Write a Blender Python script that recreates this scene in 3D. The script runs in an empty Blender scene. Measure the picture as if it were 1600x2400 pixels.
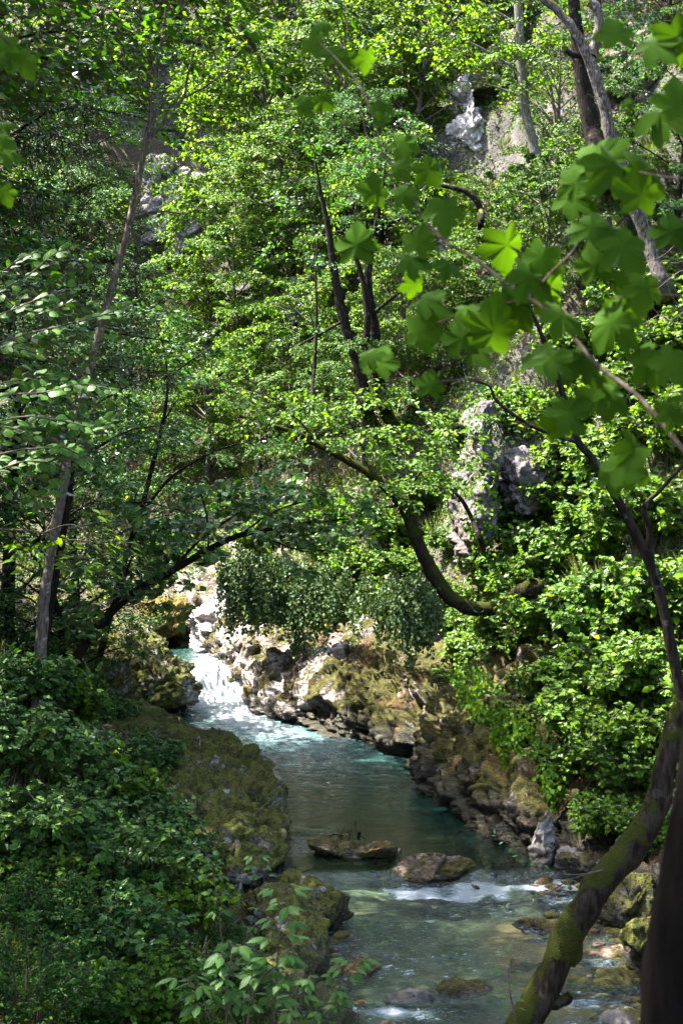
import bpy, bmesh, math, random
import numpy as np
from mathutils import Vector
sc = bpy.context.scene
COL = sc.collection
random.seed(7)
# ------------------------------------------------------------------ camera
F, HZ, CX, EYE = 3333.0, 1100.0, 800.0, 8.0
cam_d = bpy.data.cameras.new('camera')
cam = bpy.data.objects.new('camera', cam_d); COL.objects.link(cam)
cam.location = (0, 0, EYE); cam.rotation_euler = (math.radians(90), 0, 0)
cam_d.sensor_fit = 'VERTICAL'; cam_d.sensor_height = 36; cam_d.lens = 50
cam_d.shift_y = -100 / 2400
cam_d.clip_start = 0.1; cam_d.clip_end = 600
cam_d.dof.use_dof = True; cam_d.dof.focus_distance = 27; cam_d.dof.aperture_fstop = 6.3
sc.camera = cam
# ------------------------------------------------------------------ light
TO_SUN = Vector((-0.50, 0.08, 0.86)).normalized()
w = bpy.data.worlds.new('World'); sc.world = w; w.use_nodes = True
wn = w.node_tree.nodes; sky = wn.new('ShaderNodeTexSky'); sky.sky_type = 'NISHITA'; sky.sun_disc = False; sky.dust_density = 3.0; sky.ozone_density = .6
sky.sun_elevation = math.asin(TO_SUN.z); sky.sun_rotation = math.atan2(TO_SUN.x, TO_SUN.y)
w.node_tree.links.new(sky.outputs[0], wn['Background'].inputs[0]); wn['Background'].inputs[1].default_value = 0.125
sd = bpy.data.lights.new('sun', 'SUN'); sd.energy = 5.0; sd.angle = math.radians(0.55); sd.color = (1, 0.95, 0.86)
sun = bpy.data.objects.new('sun', sd); COL.objects.link(sun)
sun.rotation_euler = TO_SUN.to_track_quat('Z', 'Y').to_euler(); sun.location = (0, 0, 80)
sc.view_settings.view_transform = 'Standard'; sc.view_settings.look = 'None'
sc.view_settings.exposure = 2.98; sc.view_settings.gamma = 1; sc.view_settings.use_curve_mapping = False
cy = sc.cycles
cy.max_bounces = 7; cy.diffuse_bounces = 4; cy.glossy_bounces = 2; cy.transmission_bounces = 5
cy.transparent_max_bounces = 8; cy.caustics_reflective = False; cy.caustics_refractive = False
cy.use_denoising = True
# ------------------------------------------------------------------ numeric helpers
rng = np.random.default_rng(11)
def at(px, py, Y): return np.array([(px - CX) / F * Y, Y, EYE - (py - HZ) / F * Y])
def _h(ix, iy, iz, s=0):
    n = (ix * 374761393 + iy * 668265263 + iz * 2147483647 + s * 974634777) & 0xffffffff
    n = ((n ^ (n >> 13)) * 1274126177) & 0xffffffff
    n = ((n ^ (n >> 15)) * 2246822519) & 0xffffffff
    return ((n ^ (n >> 16)) & 0xffffff) / float(0xffffff)
def vnoise(P, s=0):
    P = np.asarray(P, float); i = np.floor(P).astype(np.int64); f = P - i; u = f * f * f * (f * (f * 6 - 15) + 10)
    r = 0
    for dx in (0, 1):
        for dy in (0, 1):
            for dz in (0, 1):
                wgt = (u[:, 0] if dx else 1 - u[:, 0]) * (u[:, 1] if dy else 1 - u[:, 1]) * (u[:, 2] if dz else 1 - u[:, 2])
                r = r + wgt * _h(i[:, 0] + dx, i[:, 1] + dy, i[:, 2] + dz, s)
    return r * 2 - 1
def fbm(P, octv=4, s=0, ridged=False):
    r = 0; a = 0.5; P = np.asarray(P, float)
    for k in range(octv):
        n = vnoise(P, s + k); r = r + a * ((1 - 2 * np.abs(n)) if ridged else n); P = P * 2.03 + 17.1; a *= 0.5
    return r
def cells(P, s=0):
    """nearest random cell: (random of the cell, edge distance F2-F1)"""
    P = np.asarray(P, float); i = np.floor(P).astype(np.int64)
    d1 = np.full(len(P), 9.0); d2 = d1.copy(); v = np.zeros(len(P))
    for dx in (-1, 0, 1):
        for dy in (-1, 0, 1):
            for dz in (-1, 0, 1):
                c = i + np.array([dx, dy, dz])
                q = np.stack([c[:, k] + _h(c[:, 0], c[:, 1], c[:, 2], s + 31 * k) for k in range(3)], 1)
                d = np.linalg.norm(q - P, axis=1); m = d < d1
                d2 = np.where(m, d1, np.minimum(d2, d)); v = np.where(m, _h(c[:, 0], c[:, 1], c[:, 2], s + 99), v); d1 = np.where(m, d, d1)
    return v, d2 - d1
def unit(a): return a / np.maximum(np.linalg.norm(a, axis=-1, keepdims=True), 1e-9)
# ------------------------------------------------------------------ mesh helpers
def link(name, me, parent=None, mats=()):
    o = bpy.data.objects.new(name, me); COL.objects.link(o)
    if parent is not None: o.parent = parent
    for m in mats: me.materials.append(m)
    return o
def npmesh(name, V, Q, smooth=False):
    """V (n,3), Q (m,k) faces of one size, or list of such arrays"""
    me = bpy.data.meshes.new(name); V = np.asarray(V, np.float32)
    Qs = [np.asarray(q, np.int32) for q in (Q if isinstance(Q, list) else [Q]) if len(q)]
    loops = np.concatenate([q.ravel() for q in Qs]); sizes = np.concatenate([np.full(len(q), q.shape[1], np.int32) for q in Qs])
    me.vertices.add(len(V)); me.vertices.foreach_set('co', V.ravel())
    me.loops.add(len(loops)); me.loops.foreach_set('vertex_index', loops)
    me.polygons.add(len(sizes)); st = np.concatenate([[0], np.cumsum(sizes)[:-1]]).astype(np.int32)
    me.polygons.foreach_set('loop_start', st); me.polygons.foreach_set('loop_total', sizes)
    if smooth: me.polygons.foreach_set('use_smooth', np.ones(len(sizes), bool))
    me.update(calc_edges=True)
    return me
def gridfaces(nu, nv):
    a = np.arange(nu * nv).reshape(nu, nv)
    return np.stack([a[:-1, :-1], a[1:, :-1], a[1:, 1:], a[:-1, 1:]], -1).reshape(-1, 4)
def spline(pts, n):
    """Catmull-Rom through rows of pts (any columns), n samples"""
    P = np.asarray(pts, float)
    if len(P) < 3:
        t = np.linspace(0, 1, n)[:, None]; return P[0] * (1 - t) + P[-1] * t
    P = np.vstack([2 * P[0] - P[1], P, 2 * P[-1] - P[-2]])
    t = np.linspace(0, len(P) - 3 - 1e-6, n); i = t.astype(int); f = (t - i)[:, None]
    a, b, c, d = P[i], P[i + 1], P[i + 2], P[i + 3]
    return 0.5 * (2 * b + (c - a) * f + (2 * a - 5 * b + 4 * c - d) * f ** 2 + (3 * b - a - 3 * c + d) * f ** 3)
class Tubes:
    def __init__(s): s.V = []; s.Q = []; s.n = 0
    def add(s, pts, r, sides=8, n=None, rough=0.0):
        pts = np.asarray(pts, float); r = np.asarray(r, float)
        if r.ndim == 0: r = np.linspace(r, r * .6, len(pts))
        A = np.hstack([pts, np.interp(np.linspace(0, 1, len(pts)), np.linspace(0, 1, len(r)), r)[:, None]])
        n = n or max(4, len(pts) * 4); A = spline(A, n)
        c = A[:, :3]; rr = np.maximum(A[:, 3], .0015)
        t = unit(np.gradient(c, axis=0)); up = np.array([0.31, 0.17, 0.93]) if abs(t[:, 2]).mean() < .8 else np.array([0.9, 0.3, 0.1])
        u = unit(np.cross(t, up)); v = np.cross(t, u)
        a = np.linspace(0, 2 * math.pi, sides, endpoint=False)
        ring = u[:, None] * np.cos(a)[None, :, None] + v[:, None] * np.sin(a)[None, :, None]
        P = c[:, None] + ring * rr[:, None, None]
        if rough:
            k = fbm(P.reshape(-1, 3) * np.array([1, 1, .5]) / max(rr.mean(), .01) * .7, 3, 5).reshape(P.shape[:2])
            P = c[:, None] + ring * (rr[:, None] * (1 + rough * k))[..., None]
        b = np.arange(n * sides).reshape(n, sides) + s.n
        s.Q.append(np.stack([b[:-1], b[1:], np.roll(b[1:], -1, 1), np.roll(b[:-1], -1, 1)], -1).reshape(-1, 4))
        s.V.append(P.reshape(-1, 3)); s.n += n * sides
        for e, ci in ((0, c[0]), (1, c[-1])):
            row = b[0] if e == 0 else b[-1]; s.V.append(ci[None]); k = s.n; s.n += 1
            q = np.stack([np.full(sides, k), row, np.roll(row, -1), np.full(sides, k)], -1) if e else np.stack([np.full(sides, k), np.roll(row, -1), row, np.full(sides, k)], -1)
            s.T = getattr(s, 'T', []); s.T.append(q[:, :3])
    def mesh(s, name): return npmesh(name, np.vstack(s.V), [np.vstack(s.Q), np.vstack(s.T)], True)
# leaf shapes: x across, y along, z up; (verts, quads)
def shape_diamond(): return np.array([[0, 0, 0], [.30, .42, .05], [0, 1, -.10], [-.30, .42, .05]]), np.array([[0, 1, 2, 3]])
def shape_leaf(wd=.3): return np.array([[0, 0, 0], [wd, .28, .06], [wd * .85, .62, .02], [0, 1, -.16], [-wd * .85, .62, .02], [-wd, .28, .06]]), np.array([[0, 1, 2, 3], [0, 3, 4, 5]])
def scatter_leaves(P, D, N, size, shape):
    """P base points, D tip directions, N normals -> V, Q"""
    sv, sq = shape; D = unit(D); X = unit(np.cross(D, N)); Nn = np.cross(X, D); size = np.broadcast_to(size, len(P))
    V = P[:, None] + (X[:, None] * sv[None, :, 0:1] + D[:, None] * sv[None, :, 1:2] + Nn[:, None] * sv[None, :, 2:3]) * size[:, None, None]
    k = len(sv); Q = sq[None] + (np.arange(len(P)) * k)[:, None, None]
    return V.reshape(-1, 3), Q.reshape(-1, sq.shape[1])
def leafmesh(name, P, D, N, size, shape, mat):
    V, Q = scatter_leaves(np.asarray(P), np.asarray(D), np.asarray(N), size, shape)
    me = npmesh(name, V, Q, False); me.materials.append(mat); return me
def tag(o, label=None, cat=None, group=None, kind=None):
    if label: o['label'] = label
    if cat: o['category'] = cat
    if group: o['group'] = group
    if kind: o['kind'] = kind
    return o
def empty(name, loc=(0, 0, 0), rz=0.0, label=None, cat=None, group=None):
    o = bpy.data.objects.new(name, None); COL.objects.link(o); o.location = loc; o.rotation_euler[2] = rz; o.empty_display_size = .3
    return tag(o, label, cat, group)
# ------------------------------------------------------------------ materials
class NT:
    def __init__(s, name):
        s.m = bpy.data.materials.new(name); s.m.use_nodes = True; s.t = s.m.node_tree; s.t.nodes.clear()
        s.out = s.t.nodes.new('ShaderNodeOutputMaterial')
    def n(s, typ, **kw):
        o = s.t.nodes.new('ShaderNode' + typ)
        for k, v in kw.items():
            if k in o.inputs.keys() and not hasattr(type(o), k): o.inputs[k].default_value = v
            else: setattr(o, k, v)
        return o
    def l(s, a, b): s.t.links.new(a, b)
    def noise(s, vec, scale, detail=4, rough=.55, out='Fac'):
        o = s.n('TexNoise'); o.inputs['Scale'].default_value = scale; o.inputs['Detail'].default_value = detail; o.inputs['Roughness'].default_value = rough
        if vec is not None: s.l(vec, o.inputs['Vector'])
        return o.outputs[out]
    def ramp(s, fac, stops):
        o = s.n('ValToRGB'); e = o.color_ramp.elements
        while len(e) < len(stops): e.new(.5)
        for k, (p, c) in enumerate(stops): e[k].position = p; e[k].color = (*c, 1) if len(c) == 3 else c
        s.l(fac, o.inputs[0]); return o.outputs[0]
    def mix(s, fac, a, b, blend='MIX'):
        o = s.n('Mix', data_type='RGBA', blend_type=blend)
        for sock, v in ((o.inputs[0], fac), (o.inputs[6], a), (o.inputs[7], b)):
            if isinstance(v, (int, float)): sock.default_value = v
            elif isinstance(v, tuple): sock.default_value = (*v, 1)
            else: s.l(v, sock)
        return o.outputs[2]
    def math(s, op, a, b=0.0, c=0.0, clamp=False):
        o = s.n('Math', operation=op, use_clamp=clamp)
        for k, v in enumerate((a, b, c)):
            if isinstance(v, (int, float)): o.inputs[k].default_value = v
            else: s.l(v, o.inputs[k])
        return o.outputs[0]
    def smooth(s, v, lo, hi):
        o = s.n('MapRange', interpolation_type='SMOOTHSTEP'); s.l(v, o.inputs[0]); o.inputs[1].default_value = lo; o.inputs[2].default_value = hi
        return o.outputs[0]
    def bump(s, h, strength, dist=.05, normal=None):
        o = s.n('Bump'); o.inputs['Strength'].default_value = strength; o.inputs['Distance'].default_value = dist; s.l(h, o.inputs['Height'])
        if normal is not None: s.l(normal, o.inputs['Normal'])
        return o.outputs[0]
G = bpy.data
def leaf_mat(name, a, b, c, trans=.42, rough=.42, gloss=1.0, clump=.5, veins=False):
    """a,b,c: dark, mid, light leaf greens; leaves vary one by one"""
    m = NT(name); geo = m.n('NewGeometry'); oi = m.n('ObjectInfo'); tc = m.n('TexCoord')
    cl = m.noise(tc.outputs['Object'], .45, 2)
    v = m.math('ADD', m.math('MULTIPLY', geo.outputs['Random Per Island'], .55), m.math('MULTIPLY', cl, clump))
    v = m.math('ADD', v, m.math('MULTIPLY', m.math('SUBTRACT', oi.outputs['Random'], .5), .25))
    col = m.ramp(v, [(.15, a), (.5, b), (.9, c)])
    # a few yellowed leaves
    yl = m.math('GREATER_THAN', geo.outputs['Random Per Island'], .985)
    col = m.mix(m.math('MULTIPLY', yl, .6), col, (.30, .24, .04))
    if veins:
        s3 = m.n('SeparateXYZ'); m.l(tc.outputs['Object'], s3.inputs[0]); ax = m.math('ABSOLUTE', s3.outputs[0])
        mid = m.math('SUBTRACT', 1, m.smooth(ax, .006, .022)); lat = m.math('SINE', m.math('MULTIPLY', m.math('SUBTRACT', s3.outputs[1], m.math('MULTIPLY', ax, .9)), 52.0))
        vn = m.math('MAXIMUM', mid, m.math('MULTIPLY', m.smooth(lat, .80, 1.0), .55)); col = m.mix(m.math('MULTIPLY', vn, .45), col, tuple(min(1, x * 1.9 + .02) for x in c))
    dif = m.n('BsdfDiffuse'); m.l(col, dif.inputs[0])
    tr = m.n('BsdfTranslucent'); m.l(m.mix(1.0, col, (1.7, 1.6, .30), 'MULTIPLY'), tr.inputs[0])
    mx = m.n('MixShader'); mx.inputs[0].default_value = trans; m.l(dif.outputs[0], mx.inputs[1]); m.l(tr.outputs[0], mx.inputs[2])
    gl = m.n('BsdfGlossy'); gl.inputs['Roughness'].default_value = rough + .12; gl.inputs[0].default_value = (gloss * .5, gloss * .5, gloss * .5, 1)
    fr = m.n('Fresnel'); fr.inputs[0].default_value = 1.3
    m2 = m.n('MixShader'); m.l(fr.outputs[0], m2.inputs[0]); m.l(mx.outputs[0], m2.inputs[1]); m.l(gl.outputs[0], m2.inputs[2])
    m.l(m2.outputs[0], m.out.inputs[0]); return m.m
def bark_mat(name, c1, c2, moss=.3, mosscol=(.055, .06, .012), lichen=.1, rough=.9):
    m = NT(name); tc = m.n('TexCoord'); geo = m.n('NewGeometry')
    mp = m.n('Mapping'); mp.inputs['Scale'].default_value = (1, 1, .25); m.l(tc.outputs['Object'], mp.inputs[0])
    f = m.noise(mp.outputs[0], 22, 5, .65); g = m.noise(tc.outputs['Object'], 2.2, 4); big = m.noise(tc.outputs['Object'], .9, 3)
    col = m.mix(m.smooth(f, .35, .65), c1, c2)
    col = m.mix(m.math('MULTIPLY', m.smooth(m.noise(tc.outputs['Object'], 7, 3), .6, .68), lichen), col, (.42, .42, .38))
    nz = m.n('SeparateXYZ'); m.l(geo.outputs['Normal'], nz.inputs[0])
    ms = m.math('ADD', m.math('MULTIPLY', nz.outputs[2], .22), g)
    mf = m.smooth(m.math('ADD', ms, m.math('MULTIPLY', big, .3)), 1.0 - moss * .75, 1.08 - moss * .75)
    mcol = m.mix(m.noise(tc.outputs['Object'], 30, 3), mosscol, tuple(min(1, x * 2.2) for x in mosscol))
    col = m.mix(mf, col, mcol)
    p = m.n('BsdfPrincipled', Roughness=rough); m.l(col, p.inputs['Base Color']); p.inputs['Specular IOR Level'].default_value = .06
    hh = m.math('ADD', f, m.math('MULTIPLY', mf, m.noise(tc.outputs['Object'], 60, 3)))
    m.l(m.bump(hh, .9, .02), p.inputs['Normal']); m.l(p.outputs[0], m.out.inputs[0]); return m.m
def rock_mat(name, moss=.4, pale=(.46, .42, .40), mid=(.24, .215, .20), dark=(.07, .062, .058), brown=.3, wet=0.62, scale=1.0, olive=(.050, .050, .007)):
    m = NT(name); geo = m.n('NewGeometry'); pos = geo.outputs['Position']
    mp = m.n('Mapping'); mp.inputs['Rotation'].default_value = (.3, .5, .4); mp.inputs['Scale'].default_value = (.7, .7, 2.0); m.l(pos, mp.inputs[0])
    big = m.noise(mp.outputs[0], 1.1 * scale, 5, .6); fine = m.noise(mp.outputs[0], 6 * scale, 6, .65)
    vv = m.n('TexVoronoi', feature='DISTANCE_TO_EDGE'); vv.inputs['Scale'].default_value = 1.9 * scale
    wv = m.n('Mix', data_type='VECTOR'); wv.inputs[0].default_value = .15; m.l(mp.outputs[0], wv.inputs[4])
    nz_ = m.n('TexNoise'); nz_.inputs['Scale'].default_value = 2.5; m.l(pos, nz_.inputs['Vector']); m.l(nz_.outputs['Color'], wv.inputs[5]); m.l(wv.outputs[1], vv.inputs['Vector'])
    crack = m.smooth(vv.outputs['Distance'], .0, .05)
    v = m.math('ADD', m.math('MULTIPLY', big, .55), m.math('MULTIPLY', fine, .45))
    col = m.ramp(v, [(.34, dark), (.46, mid), (.56, pale), (.75, tuple(min(1, x * 1.25) for x in pale))])
        # brown algae stain
    col = m.mix(m.math('MULTIPLY', m.smooth(m.noise(pos, 1.6, 4), .5, .62), brown), col, (.11, .062, .022))
    sx = m.n('SeparateXYZ'); m.l(geo.outputs['Normal'], sx.inputs[0]); sp = m.n('SeparateXYZ'); m.l(pos, sp.inputs[0])
    n3 = m.noise(pos, 1.3, 6, .68); nf = m.noise(pos, 9, 5, .7)
    mv = m.math('ADD', m.math('ADD', n3, m.math('MULTIPLY', sx.outputs[2], .10)), m.math('MULTIPLY', nf, .42))
    th = 1.08 - moss * .55
    mf = m.smooth(mv, th, th + .06)
    mcol = m.mix(m.noise(pos, 3.1, 4), olive, (.10, .088, .012)); mcol = m.mix(m.math('MULTIPLY', m.smooth(m.noise(pos, .9, 3), .52, .66), min(1, brown * 1.8)), mcol, (.10, .052, .012))
    mcol = m.mix(m.smooth(m.math('ADD', m.math('MULTIPLY', m.noise(pos, 26, 3), .5), m.math('MULTIPLY', m.noise(pos, 6, 4), .5)), .40, .58), m.mix(.8, mcol, (.008, .007, .003)), mcol)  # dark flecks in the moss colour, also painting shade of its crevices
    col = m.mix(mf, col, mcol)
    wz = m.math('ADD', sp.outputs[2], m.math('MULTIPLY', n3, .5))
    wetm = m.math('SUBTRACT', 1, m.smooth(wz, wet, wet + .5))
    col = m.mix(m.math('MULTIPLY', wetm, .8), col, (.018, .015, .010))
    p = m.n('BsdfPrincipled'); m.l(col, p.inputs['Base Color'])
    m.l(m.math('SUBTRACT', .88, m.math('MULTIPLY', wetm, .5)), p.inputs['Roughness']); p.inputs['Specular IOR Level'].default_value = .3
    hh = m.math('ADD', m.math('ADD', m.math('MULTIPLY', v, 1.4), 0.0), m.math('MULTIPLY', mf, m.math('ADD', m.math('MULTIPLY', m.noise(pos, 35, 3), .6), .12)))
    m.l(m.bump(hh, .9, .09), p.inputs['Normal']); m.l(p.outputs[0], m.out.inputs[0]); return m.m
M_SPRING = leaf_mat('spring_leaf', (.055, .140, .008), (.120, .250, .014), (.215, .345, .024), .54, .45, .5)
M_GREEN = leaf_mat('mid_green_leaf', (.034, .104, .009), (.080, .180, .014), (.165, .270, .022), .50, .38, .55)
M_DEEP = leaf_mat('deep_green_leaf', (.018, .078, .011), (.036, .125, .016), (.078, .190, .026), .44, .38, .6)
M_BLUE = leaf_mat('blue_green_leaf', (.034, .105, .018), (.066, .165, .026), (.125, .235, .040), .42, .32, 1.1)
M_NEEDLE = leaf_mat('spruce_needle', (.020, .034, .014), (.034, .050, .020), (.060, .075, .030), .15, .6, .5)
M_MAPLE = leaf_mat('maple_leaf', (.030, .080, .006), (.044, .108, .008), (.062, .132, .010), .52, .6, .3, .3)
M_IVY = leaf_mat('ivy_leaf', (.022, .050, .018), (.055, .100, .034), (.12, .17, .07), .22, .36, 1)
M_FERN = leaf_mat('undergrowth_leaf', (.042, .112, .009), (.095, .200, .017), (.180, .290, .034), .50, .42, .7)
M_GRASSY = leaf_mat('sedge_blade', (.045, .075, .018), (.085, .120, .030), (.150, .170, .060), .4, .45, .8)
M_LITTER = leaf_mat('dry_leaf', (.07, .035, .015), (.16, .085, .035), (.30, .19, .09), .2, .7, .3)
B_GREY = bark_mat('grey_bark', (.055, .042, .036), (.17, .135, .115), .1, lichen=.5)
B_BEECH = bark_mat('smooth_grey_bark', (.06, .056, .05), (.15, .14, .125), .25, lichen=.6)
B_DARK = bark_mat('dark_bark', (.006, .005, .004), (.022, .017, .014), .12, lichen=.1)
B_MOSS = bark_mat('mossy_bark', (.009, .007, .005), (.035, .027, .021), .48, (.018, .021, .004), lichen=.04)
B_SNAG = bark_mat('weathered_bark', (.02, .017, .015), (.12, .105, .095), .30, (.05, .045, .010), lichen=.4)
B_TWIG = bark_mat('twig_bark', (.05, .038, .028), (.12, .095, .075), .0, lichen=.2)
R_BANK = rock_mat('shaded_mossy_limestone', .80, olive=(.040, .042, .005), pale=(.24, .20, .185), mid=(.10, .083, .074), dark=(.022, .018, .015), brown=.6, wet=.9)  # near right bank: dappled shade put into darker colours and heavier moss
R_BANK2 = rock_mat('pale_sunlit_mossy_limestone', .60, pale=(.30, .265, .25), mid=(.13, .11, .10), dark=(.028, .024, .021), brown=.45)  # far right bank: sunlit tone put into paler colours
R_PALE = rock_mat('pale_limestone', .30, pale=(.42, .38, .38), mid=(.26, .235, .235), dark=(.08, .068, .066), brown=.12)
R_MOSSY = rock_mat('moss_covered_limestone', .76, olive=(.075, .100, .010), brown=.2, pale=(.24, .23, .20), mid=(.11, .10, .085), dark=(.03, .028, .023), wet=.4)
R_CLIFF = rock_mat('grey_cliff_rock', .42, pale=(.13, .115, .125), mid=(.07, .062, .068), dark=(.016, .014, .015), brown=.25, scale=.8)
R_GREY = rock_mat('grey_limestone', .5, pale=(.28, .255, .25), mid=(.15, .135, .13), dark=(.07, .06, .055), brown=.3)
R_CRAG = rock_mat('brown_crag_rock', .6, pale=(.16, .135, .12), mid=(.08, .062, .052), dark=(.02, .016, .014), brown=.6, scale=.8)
R_WET = rock_mat('wet_river_rock', .66, pale=(.20, .145, .11), mid=(.09, .06, .042), dark=(.02, .015, .01), brown=.5, wet=-.35, scale=2)
R_BED = rock_mat('river_bed_stone', -1, pale=(.34, .33, .26), mid=(.17, .16, .11), dark=(.06, .06, .04), brown=.5, wet=-9)
# ------------------------------------------------------------------ the river's course and the terrain
RIV = np.array([(34, -30, 3), (16, -8, 3), (8.5, 5, 2.8), (4.6, 13, 2.4), (2.3, 20.5, 2.3), (2.1, 23, 2.65), (1.95, 26, 2.85), (1.15, 28.3, 2.85), (.75, 31, 2.1), (.1, 33.5, 2.15), (-.9, 38, 2.65),
                (-2.6, 41.3, 2.2), (-3.7, 44, 1.75), (-4.15, 46.6, 1.15), (-4.25, 48, .95), (-4.75, 49.4, .75), (-5.6, 51, .85), (-7.5, 53.8, 1.2), (-12, 58, 1.8), (-20, 63, 2), (-45, 72, 2)], float)
RS = spline(RIV, 260)
def river(x, y):
    """signed distance from the waterline (right +, left -, in the water 0 with depth side), station"""
    P = np.stack([x, y], 1); A = RS[:-1, :2]; B = RS[1:, :2]; best = np.full(len(P), 1e9); sd = np.zeros(len(P)); st = np.zeros(len(P)); hw = np.zeros(len(P))
    for k in range(len(A)):
        ab = B[k] - A[k]; ap = P - A[k]; t = np.clip(ap @ ab / (ab @ ab), 0, 1); q = ap - t[:, None] * ab; d = np.hypot(q[:, 0], q[:, 1])
        m = d < best; best = np.where(m, d, best)
        side = np.sign(ap[:, 0] * ab[1] - ap[:, 1] * ab[0]); sd = np.where(m, side, sd); st = np.where(m, k + t, st)
        hw = np.where(m, RS[k, 2] * (1 - t) + RS[k + 1, 2] * t, hw)
    return best, sd, hw, st
def level(y): return np.interp(y, [20, 26.6, 27.5, 48.3, 49.6, 51, 60], [0, 0, .16, .16, 1.05, 1.25, 1.5])
RP = ([-9, -.4, 0, .6, 1.2, 2.2, 3.2, 6, 12, 25, 60, 120], [-.75, -.7, -.6, -.2, .7, 1.8, 2.9, 6.2, 14, 31, 76, 130])
LP = ([-9, -.4, 0, .8, 2, 4, 7, 12, 25, 60, 120], [-.75, -.7, -.6, .0, .75, 1.3, 3.0, 7.5, 24, 62, 110])
def ground(x, y):
    x = np.atleast_1d(np.asarray(x, float)); y = np.atleast_1d(np.asarray(y, float))
    b, s, hw, st = river(x, y); d = b - hw
    h = np.where(s > 0, np.interp(d, *RP), np.interp(d, *LP)); lv = level(y)
    h = h + lv
    P = np.stack([x, y, 0 * x], 1)
    a = np.clip((d - 1.5) / 8, 0, 1)
    h = h + a * (fbm(P * .11, 3, 3) * 5 + fbm(P * .5, 3, 9) * 1.1)
    # terraces on the far wall
    k = np.clip((d - 6) / 10, 0, 1); hs = h / 5.0; h = h * (1 - .5 * k) + .5 * k * 5.0 * (np.floor(hs) + np.clip((hs - np.floor(hs)) * 2.2 - .6, 0, 1))
    # the path bank on which the viewer stands
    near = np.clip(1 - np.hypot(x + .5, y + 1) / 9, 0, 1); near = near * near * (3 - 2 * near)
    h = np.where((s < 0) | (d < 0), h + near * np.maximum(0, 6.3 - h), h)
    h = np.where(s < 0, np.minimum(h, np.where(y < 25, 5.2 + np.abs(x) * .4 + near * 1.1, 1e9)), h)
    return h
def gz(x, y): return float(ground(x, y)[0])
def axis(lo, hi, c, fine, n):
    t = np.linspace(-1, 1, n); s = np.sign(t) * (fine * np.abs(t) + (1 - fine) * np.abs(t) ** 2.6)
    return np.where(s < 0, c + s * (c - lo), c + s * (hi - c))
def hit(px, py):
    Ys = np.linspace(6, 140, 1400); x = (px - CX) / F * Ys; z = EYE - (py - HZ) / F * Ys; g = ground(x, Ys); k = int(np.argmax(g > z)); return np.array([x[k], Ys[k], z[k]])
gx = axis(-75, 80, 0, .22, 330); gy = np.concatenate([np.linspace(-35, 8, 30)[:-1], np.linspace(8, 75, 330), np.linspace(75, 150, 60)[1:]])
X, Y = np.meshgrid(gx, gy, indexing='ij'); Z = ground(X.ravel(), Y.ravel())
V = np.stack([X.ravel(), Y.ravel(), Z], 1)
m = NT('forest_floor'); geo = m.n('NewGeometry'); pos = geo.outputs['Position']
sx = m.n('SeparateXYZ'); m.l(geo.outputs['Normal'], sx.inputs[0])
c1 = m.ramp(m.noise(pos, .8, 6, .65), [(.35, (.035, .022, .012)), (.5, (.05, .033, .018)), (.62, (.035, .045, .010)), (.75, (.075, .06, .03))])
c2 = m.ramp(m.noise(pos, 1.2, 6, .65), [(.35, (.018, .016, .014)), (.55, (.07, .062, .055)), (.7, (.14, .125, .12))])
steep = m.math('SUBTRACT', 1, m.smooth(m.math('ADD', sx.outputs[2], m.math('MULTIPLY', m.noise(pos, .5, 3), .3)), .58, .72))
p = m.n('BsdfPrincipled', Roughness=.95); m.l(m.mix(steep, c1, c2), p.inputs['Base Color']); m.l(m.bump(m.noise(pos, 5, 6, .7), 1, .15), p.inputs['Normal']); m.l(p.outputs[0], m.out.inputs[0])
M_GROUND = m.m
me = npmesh('hillside', V, gridfaces(len(gx), len(gy)), True)
tag(link('hillside', me, None, [M_GROUND]), kind='structure')
# ------------------------------------------------------------------ rock banks swept along both waterlines
def craggy(P, N, amp=.35, s=0, freq=.8):
    R = np.array([[.86, .3, .4], [-.42, .86, .27], [-.26, -.4, .87]]); Q = P @ R.T * np.array([.8, .8, 2.1]) * freq
    Q = Q + .25 * np.stack([fbm(P * 1.3, 2, 50 + s), fbm(P * 1.3, 2, 60 + s), fbm(P * 1.3, 2, 70 + s)], 1)
    v, e = cells(Q, s); v2, e2 = cells(Q * 2.6, s + 5); v3, e3 = cells(Q * 6.5 + .1 * v2[:, None], s + 8)
    d = (v - .5) * amp * 1.5 - np.exp(-e * 14) * amp * .35 + (v2 - .5) * amp * .55 - np.exp(-e2 * 12) * amp * .18 + (v3 - .5) * amp * .26 - np.exp(-e3 * 9) * amp * .10 + fbm(P * 1.1, 3, s + 7) * amp * .8 + fbm(P * 5, 3, s + 9, True) * amp * .22
    return P + N * d[:, None]
def normals_grid(P, nu, nv):
    G3 = P.reshape(nu, nv, 3); n = np.cross(np.gradient(G3, axis=0), np.gradient(G3, axis=1)); return unit(n).reshape(-1, 3)
def bank(name, side, k0, k1, prof, hk, nu, nv, mat, amp, s):
    C = spline(RS[k0:k1], nu); T = unit(np.gradient(C[:, :2], axis=0)); Nr = np.stack([T[:, 1], -T[:, 0]], 1) * side
    pr = spline(np.array(prof), nv); hgt = np.interp(C[:, 1], hk[0], hk[1])
    P = np.zeros((nu, nv, 3)); lv = level(C[:, 1])
    P[:, :, :2] = (C[:, :2] + Nr * C[:, 2:3])[:, None] + Nr[:, None] * pr[None, :, 0:1]
    P[:, :, 2] = lv[:, None] + pr[None, :, 1] * np.where(pr[None, :, 1] > 0, hgt[:, None], 1)
    P = P.reshape(-1, 3); n = normals_grid(P, nu, nv)
    if n[:, 2].mean() < 0: n = -n
    P = craggy(P, n, amp, s)
    Q = gridfaces(nu, nv)
    o = link(name, npmesh(name, P, Q if side < 0 else Q[:, ::-1], False), None, [mat]); return tag(o, kind='structure')
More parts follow.
